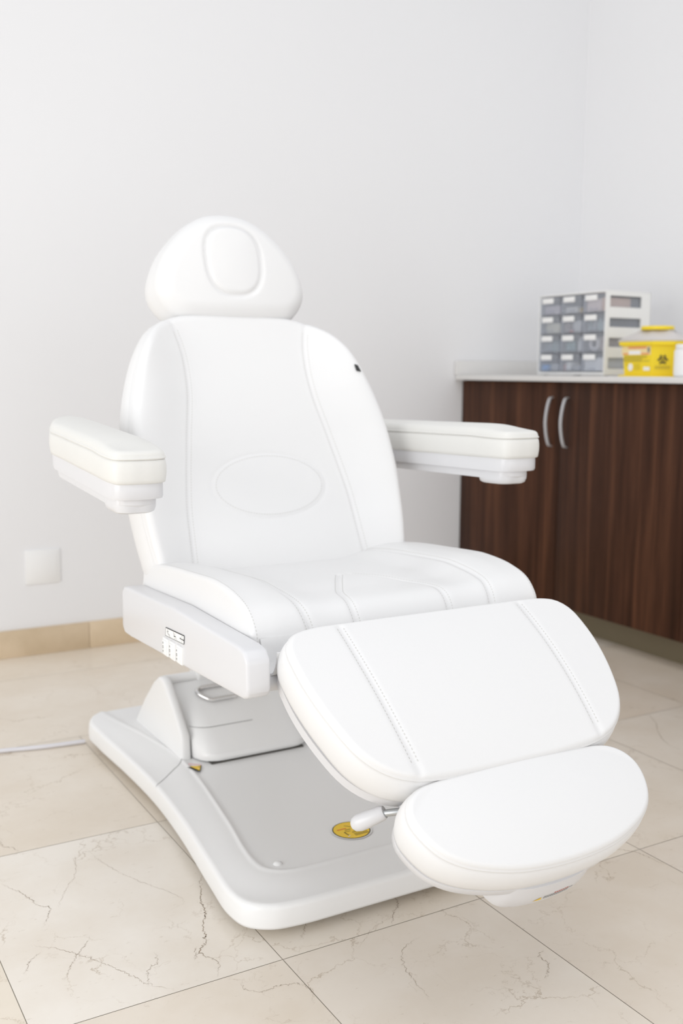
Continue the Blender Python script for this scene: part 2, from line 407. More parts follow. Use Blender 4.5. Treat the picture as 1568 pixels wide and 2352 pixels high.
CR = [([(0.71, 1.768), (0.683, 1.71), (0.66, 1.65), (0.657, 1.625), (0.632, 1.572), (0.617, 1.526), (0.597, 1.505), (0.612, 1.461), (0.595, 1.422)], 1.5),
 ([(0.358, 1.902), (0.39, 1.832), (0.402, 1.785), (0.416, 1.772), (0.403, 1.733), (0.386, 1.702)], .8), ([(0.513, 1.953), (0.491, 1.87), (0.458, 1.818), (0.43, 1.761)], .5),
 ([(0.351, 1.664), (0.387, 1.635), (0.42, 1.594), (0.459, 1.53), (0.48, 1.486), (0.49, 1.461), (0.528, 1.418)], .7), ([(0.455, 1.644), (0.438, 1.618), (0.418, 1.593), (0.396, 1.561), (0.379, 1.529)], .6),
 ([(0.538, 1.998), (0.542, 1.952), (0.545, 1.922), (0.565, 1.841), (0.582, 1.8), (0.605, 1.754), (0.636, 1.672), (0.584, 1.649)], .45), ([(0.489, 1.448), (0.512, 1.503), (0.523, 1.504), (0.533, 1.542)], .5), ([(0.582, 1.485), (0.598, 1.521)], .6),
 ([(0.628, 1.403), (0.62, 1.374), (0.639, 1.353), (0.677, 1.353), (0.702, 1.341), (0.709, 1.317), (0.694, 1.281)], .6), ([(0.761, 1.453), (0.787, 1.486), (0.807, 1.508)], .6),
 ([(0.948, 1.363), (0.905, 1.349), (0.877, 1.313), (0.861, 1.232), (0.857, 1.202)], .6), ([(1.106, 1.229), (1.085, 1.218), (1.082, 1.191), (1.049, 1.16)], .7), ([(0.979, 1.506), (0.974, 1.475), (0.95, 1.453), (0.923, 1.418)], .9),
 ([(2.174, 2.019), (2.131, 1.95), (2.063, 1.87), (2.033, 1.812), (2.028, 1.772)], 1.4), ([(1.42, 1.447), (1.468, 1.447), (1.503, 1.409), (1.51, 1.369), (1.514, 1.34)], .9), ([(0.398, 2.099), (0.396, 2.055), (0.413, 2.039), (0.416, 2.011)], .7),
 ([(0.372, 1.632), (0.352, 1.622), (0.328, 1.579)], .5), ([(0.831, 1.383), (0.907, 1.435), (0.956, 1.441)], .4)]
rc = random.Random(11)
for line, wd in CR:
    P = smooth_path(line, 14*len(line))
    P[1:-1] += np.array([[rc.gauss(0, .0016), rc.gauss(0, .0016)] for _ in range(len(P)-2)])
    t = np.gradient(P, axis=0); t /= np.linalg.norm(t, axis=1)[:, None]; q = np.stack([-t[:, 1], t[:, 0]], 1)
    ws = np.array([wd*0.0011*(0.25+rc.random()*0.9)*min(1, 4*min(i+1, len(P)-i)/len(P)) for i in range(len(P))])[:, None]*0.5
    A = P+q*ws; B = P-q*ws; b = len(fv)
    for a_, b_ in zip(A, B): fv += [(a_[0], a_[1], 0.0003), (b_[0], b_[1], 0.0003)]
    for i in range(len(P)-1): ff.append((b+2*i, b+2*i+1, b+2*i+3, b+2*i+2)); fm.append(2); tint.append((1, 1, 1)); offs.append((0, 0, 0))
me = bpy.data.meshes.new('floor'); me.from_pydata(fv, [], ff); me.polygons.foreach_set('material_index', fm)
ta = me.attributes.new('tile_tint', 'FLOAT_VECTOR', 'FACE'); ta.data.foreach_set('vector', [c for t in tint for c in t])
oa = me.attributes.new('tile_offset', 'FLOAT_VECTOR', 'FACE'); oa.data.foreach_set('vector', [c for t in offs for c in t])
structure(link('floor', me, [M['floor'], M['grout'], M['crack']], smooth=False))

# blank wall plate
ol = thing('wall_plate', 'square blank white wall plate on the back wall above the stone baseboard', 'wall plate', (0.834, WY, 0.30))
MB().box((0.834, WY-0.003, 0.301), (0.116, 0.006, 0.116), 0.0028).build('plate_frame', M['plate'], ol)
MB().box((0.834, WY-0.0062, 0.301), (0.094, 0.003, 0.094), 0.0018).build('blank_cover', M['plate'], ol)
adopt(ol)

# ------------------------------------------------------------------ the treatment chair
XC = 0.985
chair = thing('treatment_chair', 'white upholstered reclining treatment chair with padded armrests, leg rest and footrest, on the marble floor', 'treatment chair', (XC, 2.0, 0))
VINYL = [M['vinyl'], M['stitch'], M['seam']]

def planar(p0, d):
    d = np.array(d)/np.linalg.norm(d); n = np.array([-d[1], d[0]])
    if n[1] < 0 and abs(n[1]) > abs(n[0]) or (n[0] > 0 and abs(n[0]) >= abs(n[1])): n = -n
    def fr(us, h):
        us = np.asarray(us, float); h = np.broadcast_to(h, (len(us),))
        return np.stack([XC+us[:, 0], p0[0]+us[:, 1]*d[0]+h*n[0], p0[1]+us[:, 1]*d[1]+h*n[1]], 1)
    return fr

def gdip(us, line, depth, wd): return -depth*np.exp(-(dist_poly(us, line)/wd)**2)
def offset_line(line, o):
    P = smooth_path(line, 60); t = np.gradient(P, axis=0); t /= np.linalg.norm(t, axis=1)[:, None]
    return P+np.stack([-t[:, 1], t[:, 0]], 1)*o
def double(line, o=0.0065): return [(offset_line(line, o)[::4], 0), (offset_line(line, -o)[::4], 0)]
mirror = lambda ln: [(-u, s) for u, s in ln]

# --- base
base_half = [(0, 1.464), (0.12, 1.464), (0.22, 1.466), (0.268, 1.476), (0.302, 1.505), (0.312, 1.555), (0.303, 1.66), (0.278, 1.87), (0.265, 2.06), (0.266, 2.25), (0.275, 2.45), (0.274, 2.53), (0.25, 2.568), (0.19, 2.578), (0, 2.578)]
bead_half = [(0, 1.553), (0.14, 1.553), (0.195, 1.558), (0.226, 1.58), (0.232, 1.625), (0.205, 1.80), (0.172, 2.05), (0.167, 2.18), (0.188, 2.35), (0.222, 2.54), (0.222, 2.60), (0, 2.62)]
BEAD = smooth_path(mirrored(bead_half), 160, True)
BASEO = smooth_path(mirrored(base_half), 160, True)
def inside(us, poly):
    x, y = us[:, 0], us[:, 1]; c = np.zeros(len(us), bool); n = len(poly)
    for i in range(n):
        a, b_ = poly[i], poly[i-1]
        cond = (a[1] > y) != (b_[1] > y)
        with np.errstate(divide='ignore', invalid='ignore'):
            xi = (b_[0]-a[0])*(y-a[1])/(b_[1]-a[1])+a[0]
        c ^= cond & (x < xi)
    return c
def base_top(us):
    d = dist_poly(us, BEAD, True); sg = np.where(inside(us, BEAD), -d, d)      # >0 outside the plateau
    rim = 0.063+0.010*(1-sstep(sg, 0, 0.085))
    ridge = 0.0022*np.exp(-((sg-0.002)/0.0045)**2)
    return rim+ridge-0.0015*sstep(-sg, 0.0, 0.012)
fr_base = lambda us, h: np.stack([XC+np.asarray(us)[:, 0], np.asarray(us)[:, 1], np.broadcast_to(h, (len(us),))], 1)
base, BO, _, base_h, base_s = cushion('base', mirrored(base_half), fr_base, base_top, 0.046, 0.010, [M['plastic_base'], M['gap']], chair, bulge=0.001, nang=420, nr=150, piping=False, centre=(0, 2.03))
# the joint between the front and rear base covers
mb = MB()
seam = smooth_path([(-0.166, 2.152), (-0.185, 2.125), (-0.20, 2.113), (-0.235, 2.082), (-0.264, 2.058)], 40)
def ribbon(mb, line, surf, wd, lift, mi=0):
    P = np.asarray(line); t = np.gradient(P, axis=0); t /= np.linalg.norm(t, axis=1)[:, None]; q = np.stack([-t[:, 1], t[:, 0]], 1)*wd*0.5
    A = surf(P+q, lift); B = surf(P-q, lift); n = len(P)
    mb.add(np.concatenate([A, B]), [(i, i+1, n+i+1, n+i) for i in range(n-1)], mi)
sg_ = M['seam_gap'] = plain('joint_gap', (0.40, 0.40, 0.39), 0.8)
for sgn in (1, -1):
    mb = MB(); ribbon(mb, seam*np.array([sgn, 1]), base_s, 0.0018, 0.0005)
    mb.build('cover_joint', sg_, base, sharp=False)
for fx, fy in ((-0.21, 1.56), (0.21, 1.56), (-0.19, 2.46), (0.19, 2.46)):
    MB().lathe([(0.022, 0.0), (0.024, 0.004), (0.020, 0.022)], (XC+fx, fy, 0.0), seg=24).build('rubber_foot', M['rubber'], base)
MB().lathe([(0, 0.0045), (0.004, 0.0042), (0.007, 0.0028), (0.009, 0.0)], (XC-0.199, 1.590, 0.0715), seg=20).build('screw_cap', M['plastic_base'], base)

# round yellow caution sticker on the base
zt = 0.0728
def disc(mb, r, z, mi, c, n=48):
    mb.add([(c[0]+r*math.cos(2*PI*k/n), c[1]+r*math.sin(2*PI*k/n), z) for k in range(n)], [tuple(range(n))], mi)
sc = (XC-0.013, 1.643)
mb = MB(); disc(mb, 0.0405, zt+0.0002, 0, sc); disc(mb, 0.0375, zt+0.0004, 1, sc); disc(mb, 0.0355, zt+0.0006, 2, sc)
def bar(mb, a, b, wd, z, mi):
    a = Vector(a); b = Vector(b); d = (b-a).normalized(); q = Vector((-d.y, d.x))*wd/2
    mb.add([(*(a+q), z), (*(b+q), z), (*(b-q), z), (*(a-q), z)], [(0, 1, 2, 3)], mi)
cx, cy = sc; z3 = zt+0.0008
for i in range(7): bar(mb, (cx-0.026+i*0.0030, cy+0.0105), (cx-0.026+i*0.0030+0.0022, cy+0.0105), 0.0034, z3, 3)
for i in range(5): bar(mb, (cx-0.012+i*0.0026, cy+0.004), (cx-0.012+i*0.0026+0.0018, cy+0.004), 0.0026, z3, 1)
for k in range(4):
    for i in range(10): bar(mb, (cx-0.004+i*0.0030, cy-0.010-k*0.0046), (cx-0.004+i*0.0030+0.0021, cy-0.010-k*0.0046), 0.0022, z3, 1 if k != 1 else 4)
bar(mb, (cx-0.018, cy-0.004), (cx-0.016, cy-0.018), 0.0020, z3, 1); bar(mb, (cx-0.018, cy-0.003), (cx-0.004, cy-0.003), 0.0012, z3, 1); bar(mb, (cx-0.014, cy-0.020), (cx-0.020, cy-0.023), 0.0020, z3, 0)
bar(mb, (cx-0.004, cy+0.022), (cx+0.006, cy+0.012), 0.0014, z3, 1); bar(mb, (cx+0.002, cy-0.005), (cx+0.010, cy-0.002), 0.0013, z3, 1)
cs = mb.build('caution_sticker', [M['clear_label'], M['black'], M['label_yellow'], M['red'], M['olive']], base, sharp=False); cs['label'] = 'round yellow caution sticker with black rim'
# small triangular warning label at the cover joint
mb = MB()
T3 = [(-0.152, 2.128), (-0.106, 2.128), (-0.104, 2.140), (-0.150, 2.142)]
zz = lambda u, s, l: base_s(np.array([[u, s]]), l)[0]
lab = lambda pts, l, mi: mb.add([zz(u, y_, l) for u, y_ in pts], [tuple(range(len(pts)))], mi)
lab([(-0.171, 2.1030), (-0.143, 2.0935), (-0.140, 2.098), (-0.167, 2.110)], 0.0030, 0)
lab([(-0.1775, 2.0915), (-0.1425, 2.0905), (-0.160, 2.057)], 0.0038, 1)
lab([(-0.1725, 2.0890), (-0.1465, 2.0882), (-0.1595, 2.0625)], 0.0042, 2)
lab([(-0.164, 2.0855), (-0.156, 2.0850), (-0.156, 2.0735), (-0.162, 2.0745)], 0.0046, 3)
lab([(-0.157, 2.0865), (-0.152, 2.0858), (-0.152, 2.0815), (-0.156, 2.0815)], 0.0048, 1)
wl = mb.build('warning_label', [M['pink'], M['black'], M['label_yellow'], M['label_white']], base, sharp=False); wl['label'] = 'yellow triangle warning label'

# --- lift housing at the rear of the base: two cheeks joined by a cross bar
yz = lambda sgn: (lambda a, b, h: (XC+h, a, b))
mb = MB()
for sgn in (-1, 1):
    prof = [(2.143, 0.062), (2.150, 0.128), (2.172, 0.150), (2.215, 0.188), (2.262, 0.226), (2.280, 0.232), (2.304, 0.230), (2.340, 0.208), (2.405, 0.148), (2.482, 0.062)]
    h = sorted((sgn*0.170, sgn*0.1455))
    mb.prism(prof, lambda a, b, hh: (XC+hh+(0 if abs(hh) < 0.16 else -math.copysign(1, hh)*0.02*(b-0.062)), a, b), h[0], h[1], 0.008)
mb.prism([(2.365, 0.12), (2.300, 0.214), (2.312, 0.228), (2.335, 0.216), (2.46, 0.062), (2.365, 0.062)], lambda a, b, hh: (XC+hh, a, b), -0.152, 0.152, 0.004)
mb.build('rear_housing', M['plastic_base'], chair)
# lift cover and lifting arm
mb = MB()
prof = [(2.105, 0.074), (2.090, 0.077), (2.0845, 0.085), (2.086, 0.094), (2.150, 0.137), (2.292, 0.206), (2.345, 0.206), (2.345, 0.074)]
us_ = [-0.1415, -0.141, -0.139, -0.134, -0.126, -0.116, -0.104, -0.09, 0.09, 0.104, 0.116, 0.126, 0.134, 0.139, 0.141, 0.1415]
sh = lambda u: 0.052*(1-math.sqrt(max(0, 1-((max(0, abs(u)-0.09))/0.0516)**2)))
V = [(XC+u, a+(sh(u) if k < 6 else 0), b) for u in us_ for k, (a, b) in enumerate(prof)]
n_ = len(prof); F = [(i*n_+k, i*n_+(k+1) % n_, (i+1)*n_+(k+1) % n_, (i+1)*n_+k) for i in range(len(us_)-1) for k in range(n_)]+[tuple(range(n_)), tuple((len(us_)-1)*n_+k for k in range(n_))]
mb.add(V, F)
lc = mb.build('lift_cover', M['plastic_base'], chair)
mb = MB()
mb.add([p for u in [-0.1365, -0.13, -0.12, -0.11, -0.10, -0.09, 0.012] for p in ((XC+u, 2.1498+sh(u), 0.1374), (XC+u, 2.1520+sh(u), 0.1385))], [(2*i, 2*i+1, 2*i+3, 2*i+2) for i in range(6)])
mb.build('cover_joint', sg_, lc, sharp=False)
# dark gasket under the lift cover
MB().prism([(2.090, 0.0712), (2.090, 0.0745), (2.30, 0.0745), (2.30, 0.0712)], lambda a, b, hh: (XC+hh, a+sh(min(abs(hh), 0.1)), b), -0.118, 0.118).build('gasket', M['gap'], lc)
arm = smooth_path([(2.305, 0.170), (2.300, 0.205), (2.275, 0.25), (2.20, 0.315), (2.08, 0.37), (1.93, 0.40), (1.72, 0.415), (1.62, 0.44)], 26)
prof = [tuple(p) for p in arm]+[(1.62, 0.47), (2.0, 0.47), (2.20, 0.42), (2.33, 0.32), (2.36, 0.20), (2.34, 0.13)]
MB().prism(prof, lambda a, b, hh: (XC+hh, a, b), -0.068, 0.150, 0.008).build('lifting_arm', M['plastic_base'], chair)
# chrome U-shaped release handle on the lift cover
fn = np.array([0, -0.434, 0.901])
uh = [(-0.012, 2.268, 0.190), (-0.045, 2.268, 0.190), (-0.078, 2.266, 0.189), (-0.087, 2.259, 0.186), (-0.086, 2.249, 0.181), (-0.070, 2.230, 0.172), (-0.062, 2.225, 0.170), (-0.050, 2.225, 0.170), (-0.02, 2.2255, 0.170), (0.0, 2.226, 0.170)]
P = smooth_path([np.array([XC+u, y, z])+fn*0.010 for u, y, z in uh], 60)
P = np.vstack([[P[0]-fn*0.016], [P[0]-fn*0.004], P, [P[-1]-fn*0.004], [P[-1]-fn*0.016]])
hd = MB().tube(P, 0.0048, seg=14).build('release_handle', M['chrome'], lc); hd['label'] = 'chrome U-shaped handle'

# --- seat
spine = smooth_path([(2.035, 0.548), (1.97, 0.562), (1.88, 0.575), (1.75, 0.584), (1.63, 0.590), (1.555, 0.588), (1.508, 0.572), (1.480, 0.540), (1.470, 0.50), (1.468, 0.47)], 160)
SL = np.concatenate([[0], np.cumsum(np.linalg.norm(np.diff(spine, axis=0), axis=1))]); SLEN = SL[-1]
sn = np.gradient(spine, axis=0); sn /= np.linalg.norm(sn, axis=1)[:, None]; sn = np.stack([sn[:, 1], -sn[:, 0]], 1); sn = np.where(sn[:, 1:2] < 0, -sn, sn)
sn[-20:] = np.where(sn[-20:, 0:1] > 0, -sn[-20:], sn[-20:])
def fr_seat(us, h):
    us = np.asarray(us); s = np.clip(us[:, 1], 0, SLEN); ex = us[:, 1]-s
    y = np.interp(s, SL, spine[:, 0]); z = np.interp(s, SL, spine[:, 1]); ny = np.interp(s, SL, sn[:, 0]); nz = np.interp(s, SL, sn[:, 1])
    return np.stack([XC+us[:, 0], y+ny*h-np.where(ex < 0, ex, 0), z+nz*h-np.where(ex > 0, ex, 0)], 1)
ss = lambda y: float(np.interp(-y, -spine[:, 0], SL))
sf = SLEN
seam_out = [(-0.205, 0.02), (-0.207, ss(1.75)), (-0.203, ss(1.58)), (-0.197, ss(1.50)), (-0.19, ss(1.475)), (-0.187, sf-0.012)]
seam_in = [(-0.012, ss(1.70)), (-0.055, ss(1.625)), (-0.088, ss(1.56)), (-0.098, ss(1.51)), (-0.098, ss(1.478)), (-0.094, sf-0.012)]
def seat_top(us):
    au = np.abs(us[:, 0])
    h = 0.009*(1-sstep(us[:, 1], ss(1.66), ss(1.53)))-0.025*(1-sstep(au, 0.13, 0.26))*sstep(us[:, 1], -0.02, 0.08)*(1-0.7*sstep(us[:, 1], ss(1.60), ss(1.49)))
    for ln in (seam_out, mirror(seam_out)): h = h+gdip(us, smooth_path(ln, 24), 0.004, 0.006)
    for ln in (seam_in, mirror(seam_in)): h = h+gdip(us, smooth_path(ln, 24), 0.003, 0.006)
    # soft creases where the vinyl is pulled at the front corners
    h = h-0.003*np.exp(-((us[:, 1]-(sf-0.055))/0.012)**2)*sstep(au, 0.24, 0.295)
    return h
seat_half = [(0, 0), (0.2, 0), (0.27, 0.004), (0.295, 0.022), (0.300, 0.06), (0.300, 0.25), (0.300, 0.40), (0.3005, sf-0.10), (0.299, sf-0.03), (0.290, sf-0.006), (0.27, sf), (0.1, sf), (0, sf)]
def seat_bottom(us, h1, t):
    P = fr_seat(us, h1); zb = 0.478; P = fr_seat(us, h1-min(0.006, t*0.06)); P2 = P.copy(); P2[:, 2] = np.minimum(P[:, 2], P[:, 2]*(1-t)+zb*t); return P2
def stpt(us, o): return us
seat, *_ , seat_hh, seat_surf = cushion('seat', mirrored(seat_half), fr_seat, seat_top, 0.07, 0.010, VINYL, chair, bulge=0.004, nang=420, nr=110, piping=False,
    seams=[(ed_, 0) for ed_ in ([(-0.2925, ss(1.92)), (-0.2925, ss(1.75)), (-0.2915, ss(1.56)), (-0.2915, ss(1.50)), (-0.290, sf-0.012)], [(0.2925, ss(1.92)), (0.2925, ss(1.75)), (0.2915, ss(1.56)), (0.2915, ss(1.50)), (0.290, sf-0.012)])]+double(seam_out)+double(mirror(seam_out))+double(seam_in)+double(mirror(seam_in)), bottom=seat_bottom, centre=(0, SLEN*0.5))
# strip of vinyl that joins the seat to the leg rest
sheet = smooth_path([(1.474, 0.530), (1.464, 0.505), (1.453, 0.488), (1.440, 0.481), (1.428, 0.486), (1.418, 0.503), (1.414, 0.522)], 24)
tn = np.gradient(sheet, axis=0); tn /= np.linalg.norm(tn, axis=1)[:, None]; inner = sheet+np.stack([-tn[:, 1], tn[:, 0]], 1)*0.003
MB().prism([tuple(p) for p in sheet]+[tuple(p) for p in inner[::-1]], lambda a, b, hh: (XC+hh, a, b), -0.287, 0.287).build('vinyl_flap', M['vinyl'], seat)
# seat pan and its side rail
mb = MB()
mb.box((XC, 1.735, 0.462), (0.55, 0.53, 0.036), 0.014)
mb.box((XC, 1.75, 0.435), (0.32, 0.42, 0.035), 0.010)
pan = mb.build('seat_pan', M['plastic'], chair)
MB().tube([(XC-0.305, 1.445, 0.466), (XC-0.28, 1.443, 0.466), (XC+0.28, 1.443, 0.466), (XC+0.305, 1.445, 0.466)], 0.0145, seg=16).build('hinge_bar', M['plastic'], chair)

# --- control panel along the left side of the seat
prof = [(2.012, 0.440), (2.012, 0.512), (2.000, 0.525), (1.98, 0.527), (1.72, 0.5385), (1.44, 0.5345), (1.415, 0.531), (1.402, 0.516), (1.400, 0.47), (1.404, 0.458), (1.418, 0.453), (1.96, 0.428), (1.998, 0.428)]
mb = MB(); mb.prism(prof, lambda a, b, hh: (XC-hh, a, b), 0.303, 0.345, 0.009, seg=4)
cp = mb.build('control_panel', M['plastic'], chair)
MB().box((XC-0.295, 1.75, 0.470), (0.03, 0.40, 0.03), 0.004).build('bracket', M['plastic'], cp)
XS = XC-0.3455
def on_panel(mb, pts, mi, lift=0.0):
    mb.add([(XS-lift, y, z) for y, z in pts], [tuple(range(len(pts)))], mi)
def pbar(mb, a, b, wd, mi, lift):
    a = Vector(a); b = Vector(b); d = (b-a).normalized(); q = Vector((-d.y, d.x))*wd/2
    on_panel(mb, [tuple(a+q), tuple(b+q), tuple(b-q), tuple(a-q)], mi, lift)
mb = MB()
strip = [(1.752, 0.4945), (1.660, 0.4995), (1.662, 0.484), (1.754, 0.479)]
on_panel(mb, strip, 0, 0.0004)
corners = [Vector(p) for p in strip]
for i in range(4): pbar(mb, corners[i], corners[(i+1) % 4], 0.0016 if i < 2 else 0.0011, 1 if i < 2 else 2, 0.0007)
def P_(fy, fz):   # fraction along the strip (towards the front) and up
    a = corners[3].lerp(corners[2], fy); b = corners[0].lerp(corners[1], fy); return a.lerp(b, fz)
ic = [((.10, .85), (.13, .35), 2, .0014), ((.13, .35), (.20, .25), 2, .0012), ((.20, .35), (.25, .05), 2, .0008), ((.06, .5), (.17, .7), 2, .0006),
      ((.43, .85), (.46, .4), 2, .0009), ((.46, .4), (.55, .45), 1, .0016), ((.55, .45), (.60, .12), 2, .0009), ((.51, .75), (.51, .6), 2, .0009), ((.51, .28), (.51, .12), 2, .0009),
      ((.78, .5), (.84, .47), 1, .0021), ((.86, .47), (.91, .46), 1, .0021), ((.93, .46), (.985, .44), 1, .0021), ((.885, .86), (.885, .68), 2, .0009), ((.885, .27), (.885, .12), 2, .0009)]
for a, b_, mi, wd in ic: pbar(mb, P_(*a), P_(*b_), wd, mi, 0.0007)
lb = mb.build('icon_strip', [M['label_white'], M['black'], M['grey_print']], cp, sharp=False); lb['label'] = 'white strip with three position icons in a dark outline'
for i, (y0, z0) in enumerate(((1.750, 0.4585), (1.7155, 0.4595), (1.681, 0.4605))):
    b_ = MB().box((XS+0.001, y0, z0), (0.009, 0.0285, 0.034), 0.0028).box((XS-0.0036, y0, z0), (0.004, 0.019, 0.026), 0.0014)
    for k, zo in ((0, 0.0085), (2, -0.0085)):
        s_ = 1 if k == 0 else -1
        b_.add([(XS-0.0060, y0+0.004+0.002, z0+zo-0.0022*s_), (XS-0.0060, y0+0.004-0.002, z0+zo-0.0022*s_), (XS-0.0060, y0+0.004, z0+zo+0.0022*s_)], [(0, 1, 2)], 1)
    ring = [(XS-0.0060, y0+0.004+r_*math.cos(2*PI*q/16), z0+r_*1.3*math.sin(2*PI*q/16)) for r_ in (0.0023, 0.0014) for q in range(16)]
    b_.add(ring, [(q, (q+1) % 16, 16+(q+1) % 16, 16+q) for q in range(16)], 1)
    b_.build('button', [M['label_white'], M['grey_print']], cp)

# --- backrest
BD = np.array([0.395, 0.919]); BN = np.array([-0.919, 0.395])
fr_back = planar((1.975, 0.592), (0.395, 0.919))
back_half = [(0, -0.075), (0.2, -0.075), (0.265, -0.07), (0.290, -0.045), (0.300, 0.0), (0.308, 0.07), (0.312, 0.16), (0.303, 0.28), (0.272, 0.395), (0.240, 0.462), (0.208, 0.503), (0.175, 0.526), (0.14, 0.538), (0.08, 0.543), (0, 0.544)]
ucs = [(-0.2, .205), (0, .2), (.07, .2), (.25, .172), (.35, .152), (.44, .150), (.535, .170)]
uc = lambda s: np.interp(s, [a for a, _ in ucs], [b for _, b in ucs])
seam_b = [(-0.2045, -0.055), (-0.2, 0.03), (-0.195, 0.10), (-0.17, 0.25), (-0.152, 0.35), (-0.150, 0.43), (-0.158, 0.485), (-0.170, 0.525)]
OV = [(0.137*math.cos(a), 0.131+0.074*math.sin(a)) for a in np.linspace(0, 2*PI, 64, endpoint=False)]
def back_top(us):
    au = np.abs(us[:, 0])
    h = 0.050*sstep(au-uc(us[:, 1]), -0.02, 0.118)
    P = smooth_path(seam_b, 30)
    h = h+gdip(us, P, 0.0030, 0.006)+gdip(us, P*np.array([-1, 1]), 0.0030, 0.006)
    e = np.sqrt((us[:, 0]/0.137)**2+((us[:, 1]-0.131)/0.074)**2)
    h = h+0.004*np.sqrt(np.clip(1-e**2, 0, 1))-0.0010*np.exp(-((e-1.0)/0.05)**2)
    return h
ov2 = [(0.128*math.cos(a), 0.131+0.067*math.sin(a)) for a in np.linspace(0, 2*PI, 60)]
back, BKO, BKN, back_h, back_s = cushion('backrest', mirrored(back_half), fr_back, back_top, 0.105, 0.020, VINYL, chair, bulge=0.008, nang=420, nr=120,
    seams=double(seam_b, .006)+double(mirror(seam_b), .006)+[(ov2, 0)], centre=(0, 0.22))
mb = MB(); P = [p for p in BKO[::4]]
c_ = np.array([0, .22])
mb2 = MB()
rings = []
for sc_, h in ((0.90, -0.050), (0.955, -0.066), (0.962, -0.088), (0.93, -0.106), (0.80, -0.116)):
    rings.append(fr_back(c_+(BKO[::4]-c_)*sc_, h))
n_ = len(rings[0]); V = np.concatenate(rings)
F = [(k*n_+i, k*n_+(i+1) % n_, (k+1)*n_+(i+1) % n_, (k+1)*n_+i) for k in range(len(rings)-1) for i in range(n_)]+[tuple((len(rings)-1)*n_+i for i in range(n_))]
mb2.add(V, F); mb2.build('back_shell', M['plastic'], chair)
# small black tag sewn into the right-hand seam of the backrest
q0 = back_s(np.array([[0.248, 0.398], [0.255, 0.395], [0.260, 0.379], [0.250, 0.382]]), 0.004)
q1 = back_s(np.array([[0.248, 0.398], [0.255, 0.395], [0.260, 0.379], [0.250, 0.382]]), 0.0015)
mb = MB(); mb.add(np.concatenate([q0, q1]), [(0, 1, 2, 3), (7, 6, 5, 4), (0, 1, 5, 4), (1, 2, 6, 5), (2, 3, 7, 6), (3, 0, 4, 7)])
mb.build('fabric_tag', M['black'], back)['label'] = 'small black tag on the side seam'

# --- headrest
fr_head = planar((2.183, 1.08), (0.246, 0.969))
head_half = [(0, -0.004), (0.08, -0.002), (0.135, 0.004), (0.166, 0.026), (0.184, 0.058), (0.183, 0.095), (0.162, 0.146), (0.126, 0.192), (0.088, 0.226), (0.050, 0.246), (0, 0.253)]
PC = (-0.005, 0.130)
def pil_e(us): return (np.abs((us[:, 0]-PC[0])/0.066)**2.5+np.abs((us[:, 1]-PC[1])/0.079)**2.5)**(1/2.5)
def head_top(us):
    r = np.sqrt((us[:, 0]/0.19)**2+((us[:, 1]-0.11)/0.14)**2)
    h = 0.020*(1-np.clip(r, 0, 1)**2)
    e = pil_e(us)
    h = h-0.006*np.exp(-((e-1.02)/0.08)**2)-0.012*(1-sstep(e, 0.75, 1.0))
    return h
head, *_ , head_h, head_s = cushion('headrest', mirrored(head_half), fr_head, head_top, 0.095, 0.038, VINYL, chair, bulge=0.004, nang=300, nr=80, centre=(0, .115), piping=False)
pil_half = [(0.066*abs(math.cos(a))**(2/2.5), PC[1]+0.079*math.copysign(abs(math.sin(a))**(2/2.5), math.sin(a))) for a in np.linspace(-PI/2, PI/2, 15)]
cushion('head_pillow', [(u+PC[0], v) for u, v in mirrored(pil_half)], fr_head, lambda us: 0.017+0.006*(1-np.clip(pil_e(us), 0, 1)**2), 0.022, 0.010, VINYL, head, bulge=0.002, nang=160, nr=30, centre=PC)
for u in (-0.06, 0.06): MB().tube([(XC+u, 2.25, 1.12), (XC+u, 2.25, 1.05), (XC+u, 2.21, 0.95)], 0.007).build('headrest_post', M['steel'], chair)

# --- leg rest
LP0, LD = (1.40, 0.548), (-0.804, -0.595)
fr_leg = planar(LP0, LD)
leg_half = [(0, -0.012), (0.15, -0.012), (0.235, -0.010), (0.268, 0.0), (0.286, 0.025), (0.290, 0.07), (0.287, 0.115), (0.276, 0.170), (0.258, 0.222), (0.236, 0.252), (0.208, 0.272), (0.17, 0.284), (0.10, 0.290), (0, 0.291)]
seam_l = [(-0.183, 0.0), (-0.183, 0.08), (-0.180, 0.18), (-0.175, 0.278)]
def leg_top(us):
    h = 0.004+0.014*(1-(us[:, 1]-0.13)**2/0.15**2)*(1-0.35*(us[:, 0]/0.29)**2)
    P = smooth_path(seam_l, 20)
    return h+gdip(us, P, 0.0030, 0.0055)+gdip(us, P*np.array([-1, 1]), 0.0030, 0.0055)
leg, LO, LN, leg_h, leg_s = cushion('leg_rest', mirrored(leg_half), fr_leg, leg_top, 0.070, 0.007, VINYL, chair, bulge=0.006, nang=360, nr=100, seams=double(seam_l, .0055)+double(mirror(seam_l), .0055), centre=(0, .14), edge_stitch=None)
def plate(name, O, fr, centre, levels, mt, parent):
    c_ = np.array(centre); rings = [fr(c_+(O-c_)*k, np.full(len(O), h)) for k, h in levels]
    n_ = len(O); V = np.concatenate(rings)
    F = [(k*n_+i, k*n_+(i+1) % n_, (k+1)*n_+(i+1) % n_, (k+1)*n_+i) for k in range(len(rings)-1) for i in range(n_)]+[tuple(range(n_)), tuple((len(rings)-1)*n_+i for i in range(n_))]
    mb = MB(); mb.add(V, F); return mb.build(name, mt, parent)
plate('leg_rest_shell', LO[::3], fr_leg, (0, .14), [(0.90, -0.060), (0.988, -0.0635), (0.985, -0.080), (0.95, -0.088), (0.6, -0.094)], M['plastic'], leg)

